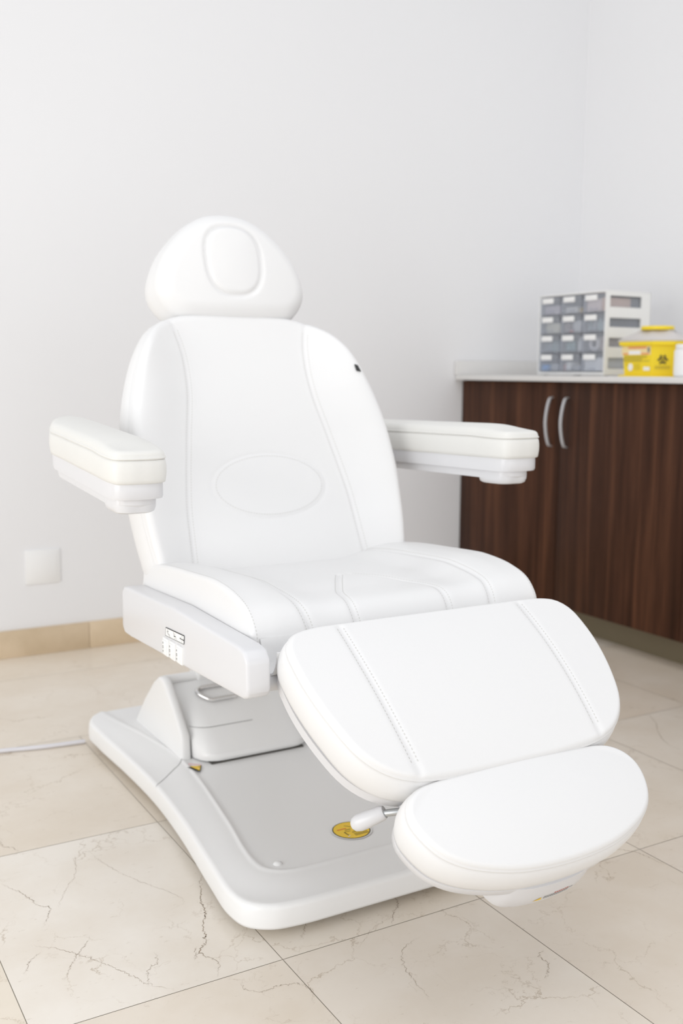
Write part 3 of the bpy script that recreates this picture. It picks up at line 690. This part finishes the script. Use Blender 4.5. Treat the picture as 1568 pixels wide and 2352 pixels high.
# --- footrest
FP0, FD = (1.177, 0.368), (-0.804, -0.595)
fr_foot = planar(FP0, FD)
foot_half = [(0, -0.001), (0.10, 0.000), (0.155, 0.002), (0.188, 0.010), (0.209, 0.027), (0.218, 0.050), (0.214, 0.077), (0.199, 0.107), (0.177, 0.127), (0.146, 0.143), (0.088, 0.160), (0, 0.167)]
def foot_top(us):
    r = np.sqrt((us[:, 0]/0.22)**2+((us[:, 1]-0.075)/0.09)**2); return 0.006+0.010*(1-np.clip(r, 0, 1.0)**2)
foot, FO, FN, foot_h, foot_s = cushion('footrest', mirrored(foot_half), fr_foot, foot_top, 0.066, 0.007, VINYL, chair, bulge=0.006, nang=320, nr=70, centre=(0, .075))
plate('footrest_shell', FO[::3], fr_foot, (0, .075), [(0.90, -0.056), (1.0, -0.0595), (0.995, -0.071), (0.96, -0.079), (0.6, -0.082)], M['plastic'], foot)
hs_half = [(0, 0.03), (0.06, 0.03), (0.085, 0.05), (0.094, 0.10), (0.092, 0.140), (0.080, 0.160), (0.055, 0.169), (0.028, 0.1725), (0, 0.1735)]
HO = smooth_path(mirrored(hs_half), 80, True)
plate('slide_housing', HO, fr_foot, (0, .08), [(0.97, -0.060), (1.0, -0.080), (1.0, -0.102), (0.97, -0.112), (0.90, -0.116), (0.4, -0.118)], M['plastic'], foot)
# lever that releases the footrest slide
lv = thing('tmp', '', '')
bpy.data.objects.remove(lv)
tip = np.array([XC-0.228, 1.26, 0.288]); mid = np.array([XC-0.201, 1.235, 0.308]); root = np.array([XC-0.180, 1.207, 0.318])
lev = MB().tube([mid+(tip-mid)*0.1, root, np.array([XC-0.12, 1.185, 0.300])], 0.0055, seg=12).build('release_lever', M['steel'], chair)
dl = (tip-mid); ln_ = np.linalg.norm(dl); dl = dl/ln_
gp = [mid-dl*0.004, mid, mid+dl*0.02, mid+dl*(ln_*0.6), mid+dl*(ln_-0.002), mid+dl*(ln_+0.006), mid+dl*(ln_+0.010), mid+dl*(ln_+0.0115)]
MB().tube(gp, [0.0095, 0.0115, 0.0125, 0.0132, 0.0130, 0.0105, 0.006, 0.001], seg=20).build('lever_grip', M['plastic'], lev)
MB().box((XC, 1.19, 0.290), (0.36, 0.09, 0.016), 0.004, rot=Matrix.Rotation(0.637, 3, 'X')).build('slide_rail', M['plastic'], chair)

# --- armrests
def arm_fn(sgn):
    cxu = sgn*0.414
    zline = lambda s: (0.8225+0.024*(s-1.67)/0.4) if sgn < 0 else (0.8365-0.010*(s-1.67)/0.45)
    def fr(us, h):
        us = np.asarray(us); h = np.broadcast_to(h, (len(us),))
        return np.stack([XC+cxu+us[:, 0], us[:, 1], zline(us[:, 1])+h], 1)
    y0, y1, hw = 1.668, (2.130 if sgn < 0 else 2.225), 0.0495
    def outl(dy0, dhw, r=0.028):
        a = hw-dhw; s0 = y0+dy0
        return mirrored([(0, s0), (a-r, s0+0.001), (a-r*0.25, s0+r*0.30), (a, s0+r*1.15), (a+0.001, 1.80), (a+0.001, 2.0), (a, y1-0.06), (a-0.012, y1-0.022), (a-0.03, y1-0.004), (0, y1)])
    def top(us):
        return 0.010*(1-(us[:, 0]/0.05)**2)*sstep(us[:, 1], 1.672, 1.76)-0.004*(1-sstep(us[:, 1], 1.668, 1.80))+0.007
    st = arm_pad = cushion('armrest', outl(0, 0), fr, top, 0.060, 0.011, [M['vinyl_arm'], M['stitch'], M['seam']], chair, bulge=0.003, nang=260, nr=30, centre=(0, 1.90), flat=-0.0555)[0]
    O = smooth_path(outl(0.004, 0.0025), 90, True)
    plate('armrest_shell', O, fr, (0, 1.88), [(0.92, -0.053), (0.995, -0.0535), (1.0, -0.057), (1.0, -0.076), (0.985, -0.081), (0.8, -0.082)], M['plastic'], st)
    O2 = smooth_path(outl(0.018, 0.012), 90, True)
    plate('armrest_rib', O2, fr, (0, 1.88), [(0.97, -0.080), (1.0, -0.082), (1.0, -0.092), (0.97, -0.098), (0.8, -0.099)], M['plastic'], st)
    kn = mirrored([(0, 1.690), (0.022, 1.691), (0.036, 1.702), (0.039, 1.722), (0.038, 1.760), (0.028, 1.785), (0, 1.795)])
    O3 = smooth_path(kn, 60, True)
    plate('armrest_end_cap', O3, fr, (0, 1.74), [(0.98, -0.080), (1.0, -0.088), (0.99, -0.098), (0.93, -0.106), (0.82, -0.109), (0.5, -0.110)], M['plastic'], st)
    MB().box((XC+sgn*0.350, 2.115, 0.752), (0.12, 0.05, 0.030), 0.008).build('armrest_bracket', M['plastic'], st)
    MB().lathe([(0.0, -0.006), (0.004, -0.005), (0.004, 0.006)], (XC+cxu, 1.93, 0.7475), seg=12).build('screw', M['steel'], st)
for sgn in (-1, 1): arm_fn(sgn)

# --- footrest warning label on the slide housing
mb = MB()
def hpt(u, h):   # front wall of the housing
    s = np.interp(abs(u), [0, 0.028, 0.055, 0.082], [0.1735, 0.1725, 0.169, 0.160])
    return fr_foot(np.array([[u, s+0.0008]]), np.array([h]))[0]
q4 = lambda u0, u1, h0, h1, mi: mb.add([hpt(u0, h0), hpt(u1, h0), hpt(u1, h1), hpt(u0, h1)], [(0, 1, 2, 3)], mi)
mb.add([hpt(-0.026, -0.0975), hpt(-0.012, -0.0905), hpt(-0.010, -0.0975)], [(0, 1, 2)], 0)
for k, hh in ((0, -0.0865), (1, -0.0905), (2, -0.0945)):
    for i in range((7, 14, 12)[k]):
        u0 = -0.007+i*0.0042+(0.018 if k == 0 else 0)
        q4(u0, u0+0.0033, hh-0.0012, hh+0.0008, 1 if k == 0 else 2)
fl = mb.build('caution_label', [M['label_yellow'], M['red'], M['grey_print']], foot, sharp=False)
adopt(chair)

# power cord
cord = smooth_path([(-1.2, 2.70, 0.006), (-0.3, 2.68, 0.006), (0.2, 2.625, 0.006), (0.499, 2.588, 0.006), (0.602, 2.565, 0.006), (0.706, 2.553, 0.006)], 120)
tag(MB().tube(cord, 0.0055, seg=10).build('power_cord', M['cord']), 'thin grey power cord lying on the floor from the chair base to the left', 'cord')

# ------------------------------------------------------------------ cabinet and worktop
CF = 2.572
cab = thing('base_cabinet', 'dark walnut base cabinet with two bow-handled doors under the grey worktop', 'cabinet', (2.9, 2.2, 0))
YL = WY-0.003
MB().box(((CF+0.018+WX-0.003)/2, (0.9+YL)/2, (0.096+0.929)/2), (WX-0.003-CF-0.018, YL-0.9, 0.833)).build('body', M['wood'], cab)
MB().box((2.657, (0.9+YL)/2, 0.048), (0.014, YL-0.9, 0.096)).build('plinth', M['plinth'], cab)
edges = [3.4735, 2.874, 2.272, 1.670, 1.068]
for k in range(4):
    y1, y0 = edges[k]-0.0012, edges[k+1]+0.0012
    d = MB().box((CF+0.009, (y0+y1)/2, (0.098+0.926)/2), (0.018, y1-y0, 0.828), 0.0012).build('door', M['wood'], cab)
    hy = (y0+0.040) if k % 2 == 0 else (y1-0.040)
    hy += 0.003
    P = [(CF, hy, 0.872), (CF-0.010, hy, 0.870), (CF-0.020, hy, 0.850), (CF-0.028, hy, 0.815), (CF-0.031, hy, 0.782), (CF-0.028, hy, 0.749), (CF-0.020, hy, 0.714), (CF-0.010, hy, 0.694), (CF, hy, 0.692)]
    P = smooth_path(P, 40)
    mb = MB()
    vs = []; fs = []
    for i, p in enumerate(P):
        t = P[min(i+1, 39)]-P[max(i-1, 0)]; t /= np.linalg.norm(t); nn = np.array([-t[2], 0, t[0]])
        for a, b_ in ((0.0055, 0.0025), (-0.0055, 0.0025), (-0.0055, -0.0025), (0.0055, -0.0025)): vs.append(p+np.array([0, a, 0])+nn*b_)
    for i in range(39):
        for j in range(4): fs.append((i*4+j, i*4+(j+1) % 4, (i+1)*4+(j+1) % 4, (i+1)*4+j))
    fs += [(0, 1, 2, 3), (156, 157, 158, 159)]
    mb.add(vs, fs).build('handle', M['satin'], d)
adopt(cab)
ZC = 0.950
tag(MB().box(((2.533+WX-0.002)/2, (0.88+YL)/2, (0.9295+ZC)/2), (WX-0.002-2.533, YL-0.88, ZC-0.9295), 0.0018).build('worktop', M['counter']), 'pale grey stone worktop slab on the dark walnut cabinet', 'worktop')
tag(MB().box(((2.528+WX-0.002)/2, YL-0.006, ZC+0.029), (WX-0.002-2.528, 0.012, 0.058), 0.0015).build('upstand', M['counter']), 'low pale grey upstand on the worktop against the back wall, behind the organizer', 'upstand')
tag(MB().box((WX-0.009, (0.88+YL)/2-0.008, ZC+0.029), (0.012, YL-0.88-0.020, 0.058), 0.0015).build('upstand', M['counter']), 'low pale grey upstand along the right wall behind the yellow container', 'upstand')

# ------------------------------------------------------------------ drawer organizer on the worktop
OX, OY0, OY1, OZ0, OZ1, ODX = 2.660, 2.752, 3.112, ZC, 1.252, 0.218
org = thing('drawer_organizer', 'light grey organizer of twelve clear labelled drawers on the worktop', 'organizer', (OX+ODX/2, (OY0+OY1)/2, ZC))
mb = MB(); t = 0.006
mb.box((OX+ODX/2, (OY0+OY1)/2, OZ1-t/2), (ODX, OY1-OY0, t), 0.0015)
mb.box((OX+ODX/2, (OY0+OY1)/2, OZ0+0.009), (ODX, OY1-OY0, 0.010), 0.0015)
mb.box((OX+ODX/2, OY1-t/2, (OZ0+OZ1)/2+0.004), (ODX, t, OZ1-OZ0-0.010), 0.0015)
mb.box((OX+ODX-0.002, (OY0+OY1)/2, (OZ0+OZ1)/2+0.004), (0.004, OY1-OY0, OZ1-OZ0-0.012))
for a in (0.02, ODX-0.03):
    for b_ in (OY0+0.02, OY1-0.02): mb.box((OX+a, b_, OZ0+0.0025), (0.02, 0.02, 0.005))
# near side wall: bars around four window slots
zs = np.linspace(OZ0+0.014, OZ1-t, 5); x0s, x1s = OX+0.018, OX+0.172
def wall_piece(xa, xb, za, zb): mb.box(((xa+xb)/2, OY0+t/2, (za+zb)/2), (xb-xa, t, zb-za))
wall_piece(OX, x0s, OZ0+0.014, OZ1-t); wall_piece(x1s, OX+ODX, OZ0+0.014, OZ1-t)
SLT = 0.019
for k in range(5):
    za = zs[k]-(SLT if k else 0); zb = zs[k]+(SLT if k < 4 else 0); 
    if k == 0: zb = zs[0]+0.012
    if k == 4: za = zs[4]-0.012
    wall_piece(x0s, x1s, za, zb)
cw = (OY1-OY0-2*t)/3; ch = (OZ1-t-OZ0-0.014)/4
for k in (1, 2): mb.box((OX+ODX/2+0.003, OY0+t+cw*k, (OZ0+OZ1)/2), (ODX-0.010, 0.003, OZ1-OZ0-0.016), mi=1)
for k in (1, 2, 3): mb.box((OX+ODX/2+0.003, (OY0+OY1)/2, OZ0+0.014+ch*k), (ODX-0.010, OY1-OY0-2*t, 0.003), mi=1)
mb.build('frame', [M['frame'], M['divider']], org)
DR = {}
for r in range(4):
    for c in range(3):
        yc = OY1-t-cw*(c+0.5); zb = OZ1-t-ch*(r+1)+0.0025; h = ch-0.006; wd = cw-0.007
        d = MB()
        d.box((OX+0.002, yc, zb+h/2), (0.003, wd, h), 0.001)
        d.box((OX+0.095, yc-wd/2+0.001, zb+h*0.42), (0.18, 0.002, h*0.8)); d.box((OX+0.095, yc+wd/2-0.001, zb+h*0.42), (0.18, 0.002, h*0.8))
        d.box((OX+0.095, yc, zb+0.001), (0.18, wd-0.004, 0.002)); d.box((OX+0.185, yc, zb+h*0.42), (0.002, wd-0.004, h*0.8))
        d.box((OX-0.004, yc, zb+0.010), (0.010, wd*0.35, 0.004), 0.001)
        o = d.build('drawer', M['drawer'], org)
        MB().box((OX-0.0005, yc+wd*0.12, zb+h*0.80), (0.0012, wd*0.56, h*0.30), 0.0003).build('drawer_label', M['label_white'], o)
        DR[(r, c)] = (yc, zb+0.0025, h, wd)
adopt(org)
MC = {}
def cmat(col, rough=0.6):
    if col not in MC: MC[col] = plain('content_%d' % len(MC), col, rough, var=0.05, vscale=40)
    return MC[col]
def content(name, r, c, kind, dy, size, col, label, cat, dx=0.012, dz=0.0, tilt=0.0, group=None):
    yc, zb, h, wd = DR[(r, c)]
    mb = MB()
    if kind == 'box': mb.box((OX+dx+size[0]/2, yc+dy, zb+dz+size[2]/2), size, min(size)*0.12)
    elif kind == 'stack':
        n = max(2, int(size[2]/0.005)); hh = size[2]/n
        for i in range(n): mb.box((OX+dx+size[0]/2+random.uniform(0, .003), yc+dy+random.uniform(-.002, .002), zb+dz+hh*(i+0.5)), (size[0], size[1], hh*0.94), hh*0.2)
    elif kind == 'roll':
        mb.lathe([(size[0]*0.45, -size[1]/2), (size[0], -size[1]/2), (size[0], size[1]/2), (size[0]*0.45, size[1]/2), (size[0]*0.45, -size[1]/2)], (OX+dx+size[1]/2, yc+dy, zb+size[0]), axis='X', seg=28)
    elif kind == 'vial':
        mb.lathe([(0.001, 0), (size[0], 0.001), (size[0], size[2]*0.68), (size[0]*0.55, size[2]*0.8), (size[0]*0.6, size[2]), (0.001, size[2])], (OX+dx+size[0], yc+dy, zb), seg=16)
    o = mb.build(name, cmat(col)); tag(o, label, cat, group)
    return o
content('paper_packet', 0, 0, 'stack', 0.0, (0.12, 0.085, 0.030), (0.66, 0.60, 0.64), 'pile of lilac-white packets in the top drawer furthest left', 'packet')
content('paper_packet', 0, 1, 'stack', 0.012, (0.12, 0.065, 0.022), (0.76, 0.74, 0.71), 'flat white packets in the top middle drawer beside a brass cap', 'packet')
content('brass_stopper', 0, 1, 'vial', -0.036, (0.009, 0.009, 0.018), (0.55, 0.36, 0.06), 'small brass-coloured cap in the top middle drawer', 'cap')
content('gauze_packet', 0, 2, 'box', 0.012, (0.12, 0.075, 0.046), (0.84, 0.70, 0.66), 'pale pink packet filling the top right drawer', 'packet')
content('gauze_packet', 0, 2, 'box', -0.040, (0.12, 0.020, 0.048), (0.78, 0.52, 0.38), 'orange-pink packet at the right end of the top right drawer', 'packet')
content('envelope_pile', 1, 0, 'stack', -0.006, (0.12, 0.080, 0.036), (0.76, 0.73, 0.60), 'stack of cream envelopes in the second drawer of the left column', 'envelopes')
content('clear_pouch', 1, 1, 'box', -0.020, (0.10, 0.050, 0.042), (0.55, 0.55, 0.55), 'pale grey pouch in the second drawer of the middle column', 'pouch')
content('brown_pouch', 1, 1, 'box', 0.032, (0.10, 0.034, 0.034), (0.28, 0.23, 0.21), 'brownish pouch in the second drawer of the middle column', 'pouch')
content('red_stopper', 1, 1, 'vial', 0.008, (0.010, 0.010, 0.010), (0.62, 0.14, 0.12), 'small red cap at the bottom of the second middle drawer', 'cap', dx=0.006)
for k, (dy, cc) in enumerate(((-0.038, (0.50, 0.56, 0.57)), (-0.016, (0.36, 0.46, 0.46)), (0.008, (0.42, 0.44, 0.45)), (0.032, (0.30, 0.36, 0.36)))):
    content('glass_vial', 1, 2, 'vial', dy, (0.0095, 0, 0.044), cc, 'greenish vial standing in the second drawer of the right column', 'vial', group='vials in the second right drawer')
for k, (dy, cc) in enumerate(((-0.034, (0.34, 0.40, 0.41)), (-0.010, (0.30, 0.40, 0.40)), (0.014, (0.36, 0.40, 0.42)), (0.036, (0.30, 0.34, 0.35)))):
    content('glass_vial', 2, 0, 'vial', dy, (0.0095, 0, 0.042), cc, 'greenish vial standing in the third drawer of the left column', 'vial', group='vials in the third left drawer')
content('white_bottle', 2, 1, 'vial', -0.036, (0.012, 0, 0.054), (0.78, 0.78, 0.78), 'small white bottle at the right of the third middle drawer', 'bottle')
for dy in (0.004, 0.028): content('glass_vial', 2, 1, 'vial', dy, (0.0105, 0, 0.040), (0.26, 0.40, 0.39), 'teal vial beside the white bottle in the third middle drawer', 'vial', group='vials in the third middle drawer')
content('tape_roll', 2, 2, 'roll', 0.002, (0.026, 0.020), (0.76, 0.72, 0.70), 'white roll of tape in the third drawer of the right column', 'tape')
content('brown_packet', 2, 2, 'box', -0.038, (0.12, 0.022, 0.050), (0.36, 0.28, 0.26), 'brown packet beside the white tape roll', 'packet')
content('blue_packet', 3, 0, 'box', 0.026, (0.08, 0.036, 0.022), (0.06, 0.34, 0.74), 'bright blue packet in the bottom left drawer', 'packet', dx=0.006)
content('grey_packet', 3, 0, 'box', -0.022, (0.10, 0.048, 0.026), (0.46, 0.48, 0.50), 'grey packet beside the bright blue packet', 'packet')
content('white_box', 3, 1, 'box', 0.012, (0.06, 0.026, 0.032), (0.84, 0.82, 0.78), 'small white box in the bottom middle drawer', 'box', dx=0.006)
content('red_packet', 3, 1, 'box', 0.036, (0.06, 0.014, 0.024), (0.50, 0.22, 0.20), 'dull red packet left of the small white box', 'packet')
content('grey_packet', 3, 1, 'box', -0.028, (0.10, 0.044, 0.022), (0.40, 0.41, 0.42), 'grey packet right of the small white box', 'packet')
content('paper_pad', 3, 2, 'stack', -0.002, (0.13, 0.092, 0.046), (0.88, 0.88, 0.87), 'thick white paper pad filling the bottom right drawer', 'paper pad', dx=0.006)

# ------------------------------------------------------------------ yellow sharps container
BX, BY = 2.600, 2.422           # corner nearest the camera
sb = thing('sharps_container', 'yellow sharps container with frosted lid and warning labels on the worktop', 'sharps container', (2.68, 2.54, ZC))
LX, LY = 0.170, 0.194
ZB, ZR = ZC, 1.066
CHX = 0.050                      # the cut corner that carries the sign
def rrect(x0, x1, y0, y1, ch):
    return [(x0+CHX, y0), (x1-CHX, y0), (x1, y0+CHX), (x1, y1-ch), (x1-ch, y1), (x0+ch, y1), (x0, y1-ch), (x0, y0+CHX)]
def loft(name, levels, mt, parent, ch=0.012):
    vs = []; fs = []
    for z, g_ in levels:
        vs += [(p[0], p[1], z) for p in rrect(BX-g_, BX+LX+g_, BY-g_, BY+LY+g_, ch)]
    for k in range(len(levels)-1):
        for i in range(8): fs.append((k*8+i, k*8+(i+1) % 8, (k+1)*8+(i+1) % 8, (k+1)*8+i))
    fs += [tuple(range(8)), tuple((len(levels)-1)*8+i for i in range(8))]
    return MB().add(vs, fs, 0, False).build(name, mt, parent)
body = loft('body', [(ZB, 0.008), (ZB+0.004, 0.008), (ZB+0.006, -0.006), (ZR-0.014, 0.0), (ZR-0.012, 0.008), (ZR, 0.009)], M['bin_yellow'], sb)
loft('lid', [(ZR, 0.009), (ZR+0.004, 0.012), (ZR+0.010, 0.004), (ZR+0.030, -0.030), (ZR+0.040, -0.040)], M['lid'], sb, 0.010)
MB().lathe([(0.001, 0.012), (0.052, 0.012), (0.054, 0.010), (0.054, 0.0), (0.001, 0.0)], (BX+LX/2-0.008, BY+LY/2+0.005, ZR+0.040), seg=40).build('cap', M['bin_yellow'], sb)
# printed label on the face towards the room
XF = BX-0.0006
def xf(z): return XF+0.006*(1-(z-ZB)/(ZR-ZB))
mb = MB()
def fr_rect(mb, y0, y1, z0, z1, mi, lift):
    mb.add([(xf(z0)-lift, y1, z0), (xf(z0)-lift, y0, z0), (xf(z1)-lift, y0, z1), (xf(z1)-lift, y1, z1)], [(0, 1, 2, 3)], mi, False)
yA, yB = BY+0.186, BY+0.056      # left and right ends as seen
fr_rect(mb, yB, yA, 1.022, 1.050, 0, 0.0004)
for i in range(9): fr_rect(mb, yA-0.030-i*0.0092-0.0076, yA-0.030-i*0.0092, 1.043, 1.049, 1, 0.0008)
fr_rect(mb, yA-0.030, yA-0.006, 1.0235, 1.0275, 1, 0.0008); fr_rect(mb, yB+0.006, yB+0.042, 1.0235, 1.0275, 1, 0.0008)
fr_rect(mb, yA-0.085, yA-0.032, 1.0235, 1.036, 3, 0.0008); fr_rect(mb, yB+0.004, yB+0.014, 1.030, 1.046, 4, 0.0008)
for k in range(5):
    for i in range(10):
        if k > 1 and i > 7: continue
        fr_rect(mb, yA-0.010-i*0.0105-0.0085, yA-0.010-i*0.0105, 1.0165-k*0.0044, 1.0192-k*0.0044, 2, 0.0008)
for i in range(3): fr_rect(mb, yB+0.006+i*0.010, yB+0.013+i*0.010, 1.000, 1.0035, 2, 0.0008)
def spot(y, z, r, mi):
    n = 18; mb.add([(xf(z)-0.0010, y+r*math.cos(2*PI*k/n), z+1.15*r*math.sin(2*PI*k/n)) for k in range(n)], [tuple(range(n))], mi, False)
spot(yA-0.040, 0.981, 0.011, 3)
for i in range(4):
    for k in range(4): fr_rect(mb, yA-0.061-i*0.007, yA-0.0575-i*0.007, 0.973+k*0.0055, 0.9755+k*0.0055, 2, 0.0008)
for i in range(3): fr_rect(mb, yA-0.022-i*0.005, yA-0.018-i*0.005, 0.990-i*0.004, 0.9935-i*0.004, 2, 0.0008)
fr_rect(mb, yB+0.004, yB+0.032, 0.970, 0.982, 3, 0.0008)
mb.build('printed_label', [plain('label_cream', (0.86, 0.70, 0.38), 0.5), M['orange'], M['olive'], M['label_white'], M['grey_print']], body, sharp=False)
# biohazard sign on the side face
mb = MB(); A0 = np.array([BX, BY+CHX]); A1 = np.array([BX+CHX, BY]); AD = (A1-A0)/np.linalg.norm(A1-A0); AN = np.array([-1, -1])/math.sqrt(2); AM = (A0+A1)/2
def cf(t, z, l):                 # t across the cut corner from its middle
    k = 0.006*(1-(z-ZB)/(ZR-ZB))*0.9; p = AM+AD*t+AN*(0.0006+l-k); return (p[0], p[1], z)
bz = 1.006
def ann(c, r0, r1, a0, a1, mi, lift, n=28):
    vs = []
    for k in range(n+1):
        a = a0+(a1-a0)*k/n
        for r in (r0, r1): vs.append(cf(c[0]+r*math.cos(a), c[1]+r*math.sin(a), lift))
    mb.add(vs, [(2*k, 2*k+1, 2*k+3, 2*k+2) for k in range(n)], mi, False)
for k in range(3):
    a = PI/2+k*2*PI/3; c2 = (0.0088*math.cos(a), bz+0.0088*math.sin(a))
    ann(c2, 0.0060, 0.0096, a+0.62, a+2*PI-0.62, 0, 0.0006)
ann((0, bz), 0.0090, 0.0112, 0, 2*PI, 0, 0.0008); ann((0, bz), 0.0, 0.0034, 0, 2*PI, 0, 0.0007); ann((0, bz), 0, 0.0018, 0, 2*PI, 1, 0.001)
for k in range(2):
    for i in range(9):
        z = 0.982-k*0.006; t0 = -0.024+i*0.0054
        mb.add([cf(t0, z, 0.0006), cf(t0+0.0042, z, 0.0006), cf(t0+0.0042, z+0.003, 0.0006), cf(t0, z+0.003, 0.0006)], [(0, 1, 2, 3)], 2, False)
mb.build('biohazard_sign', [M['black'], M['bin_yellow'], M['olive']], body, sharp=False)
adopt(sb)

# white tub cut by the right edge of the picture
tub = thing('white_tub', 'white plastic tub on the worktop at the right edge, beside the yellow container', 'tub', (2.70, 2.36, ZC))
TX, TY, TR = 2.640, 2.330, 0.062
MB().lathe([(0.001, 0), (TR-0.006, 0), (TR-0.001, 0.004), (TR, 0.012), (TR, 0.082), (TR-0.004, 0.088), (TR-0.012, 0.090), (0.001, 0.090)], (TX, TY, ZC), seg=48).build('body', M['white_bottle'], tub)
MB().lathe([(0.001, 0.104), (TR-0.008, 0.104), (TR-0.004, 0.101), (TR-0.004, 0.0895), (0.001, 0.0895)], (TX, TY, ZC), seg=48).build('lid', M['white_bottle'], tub)
adopt(tub)
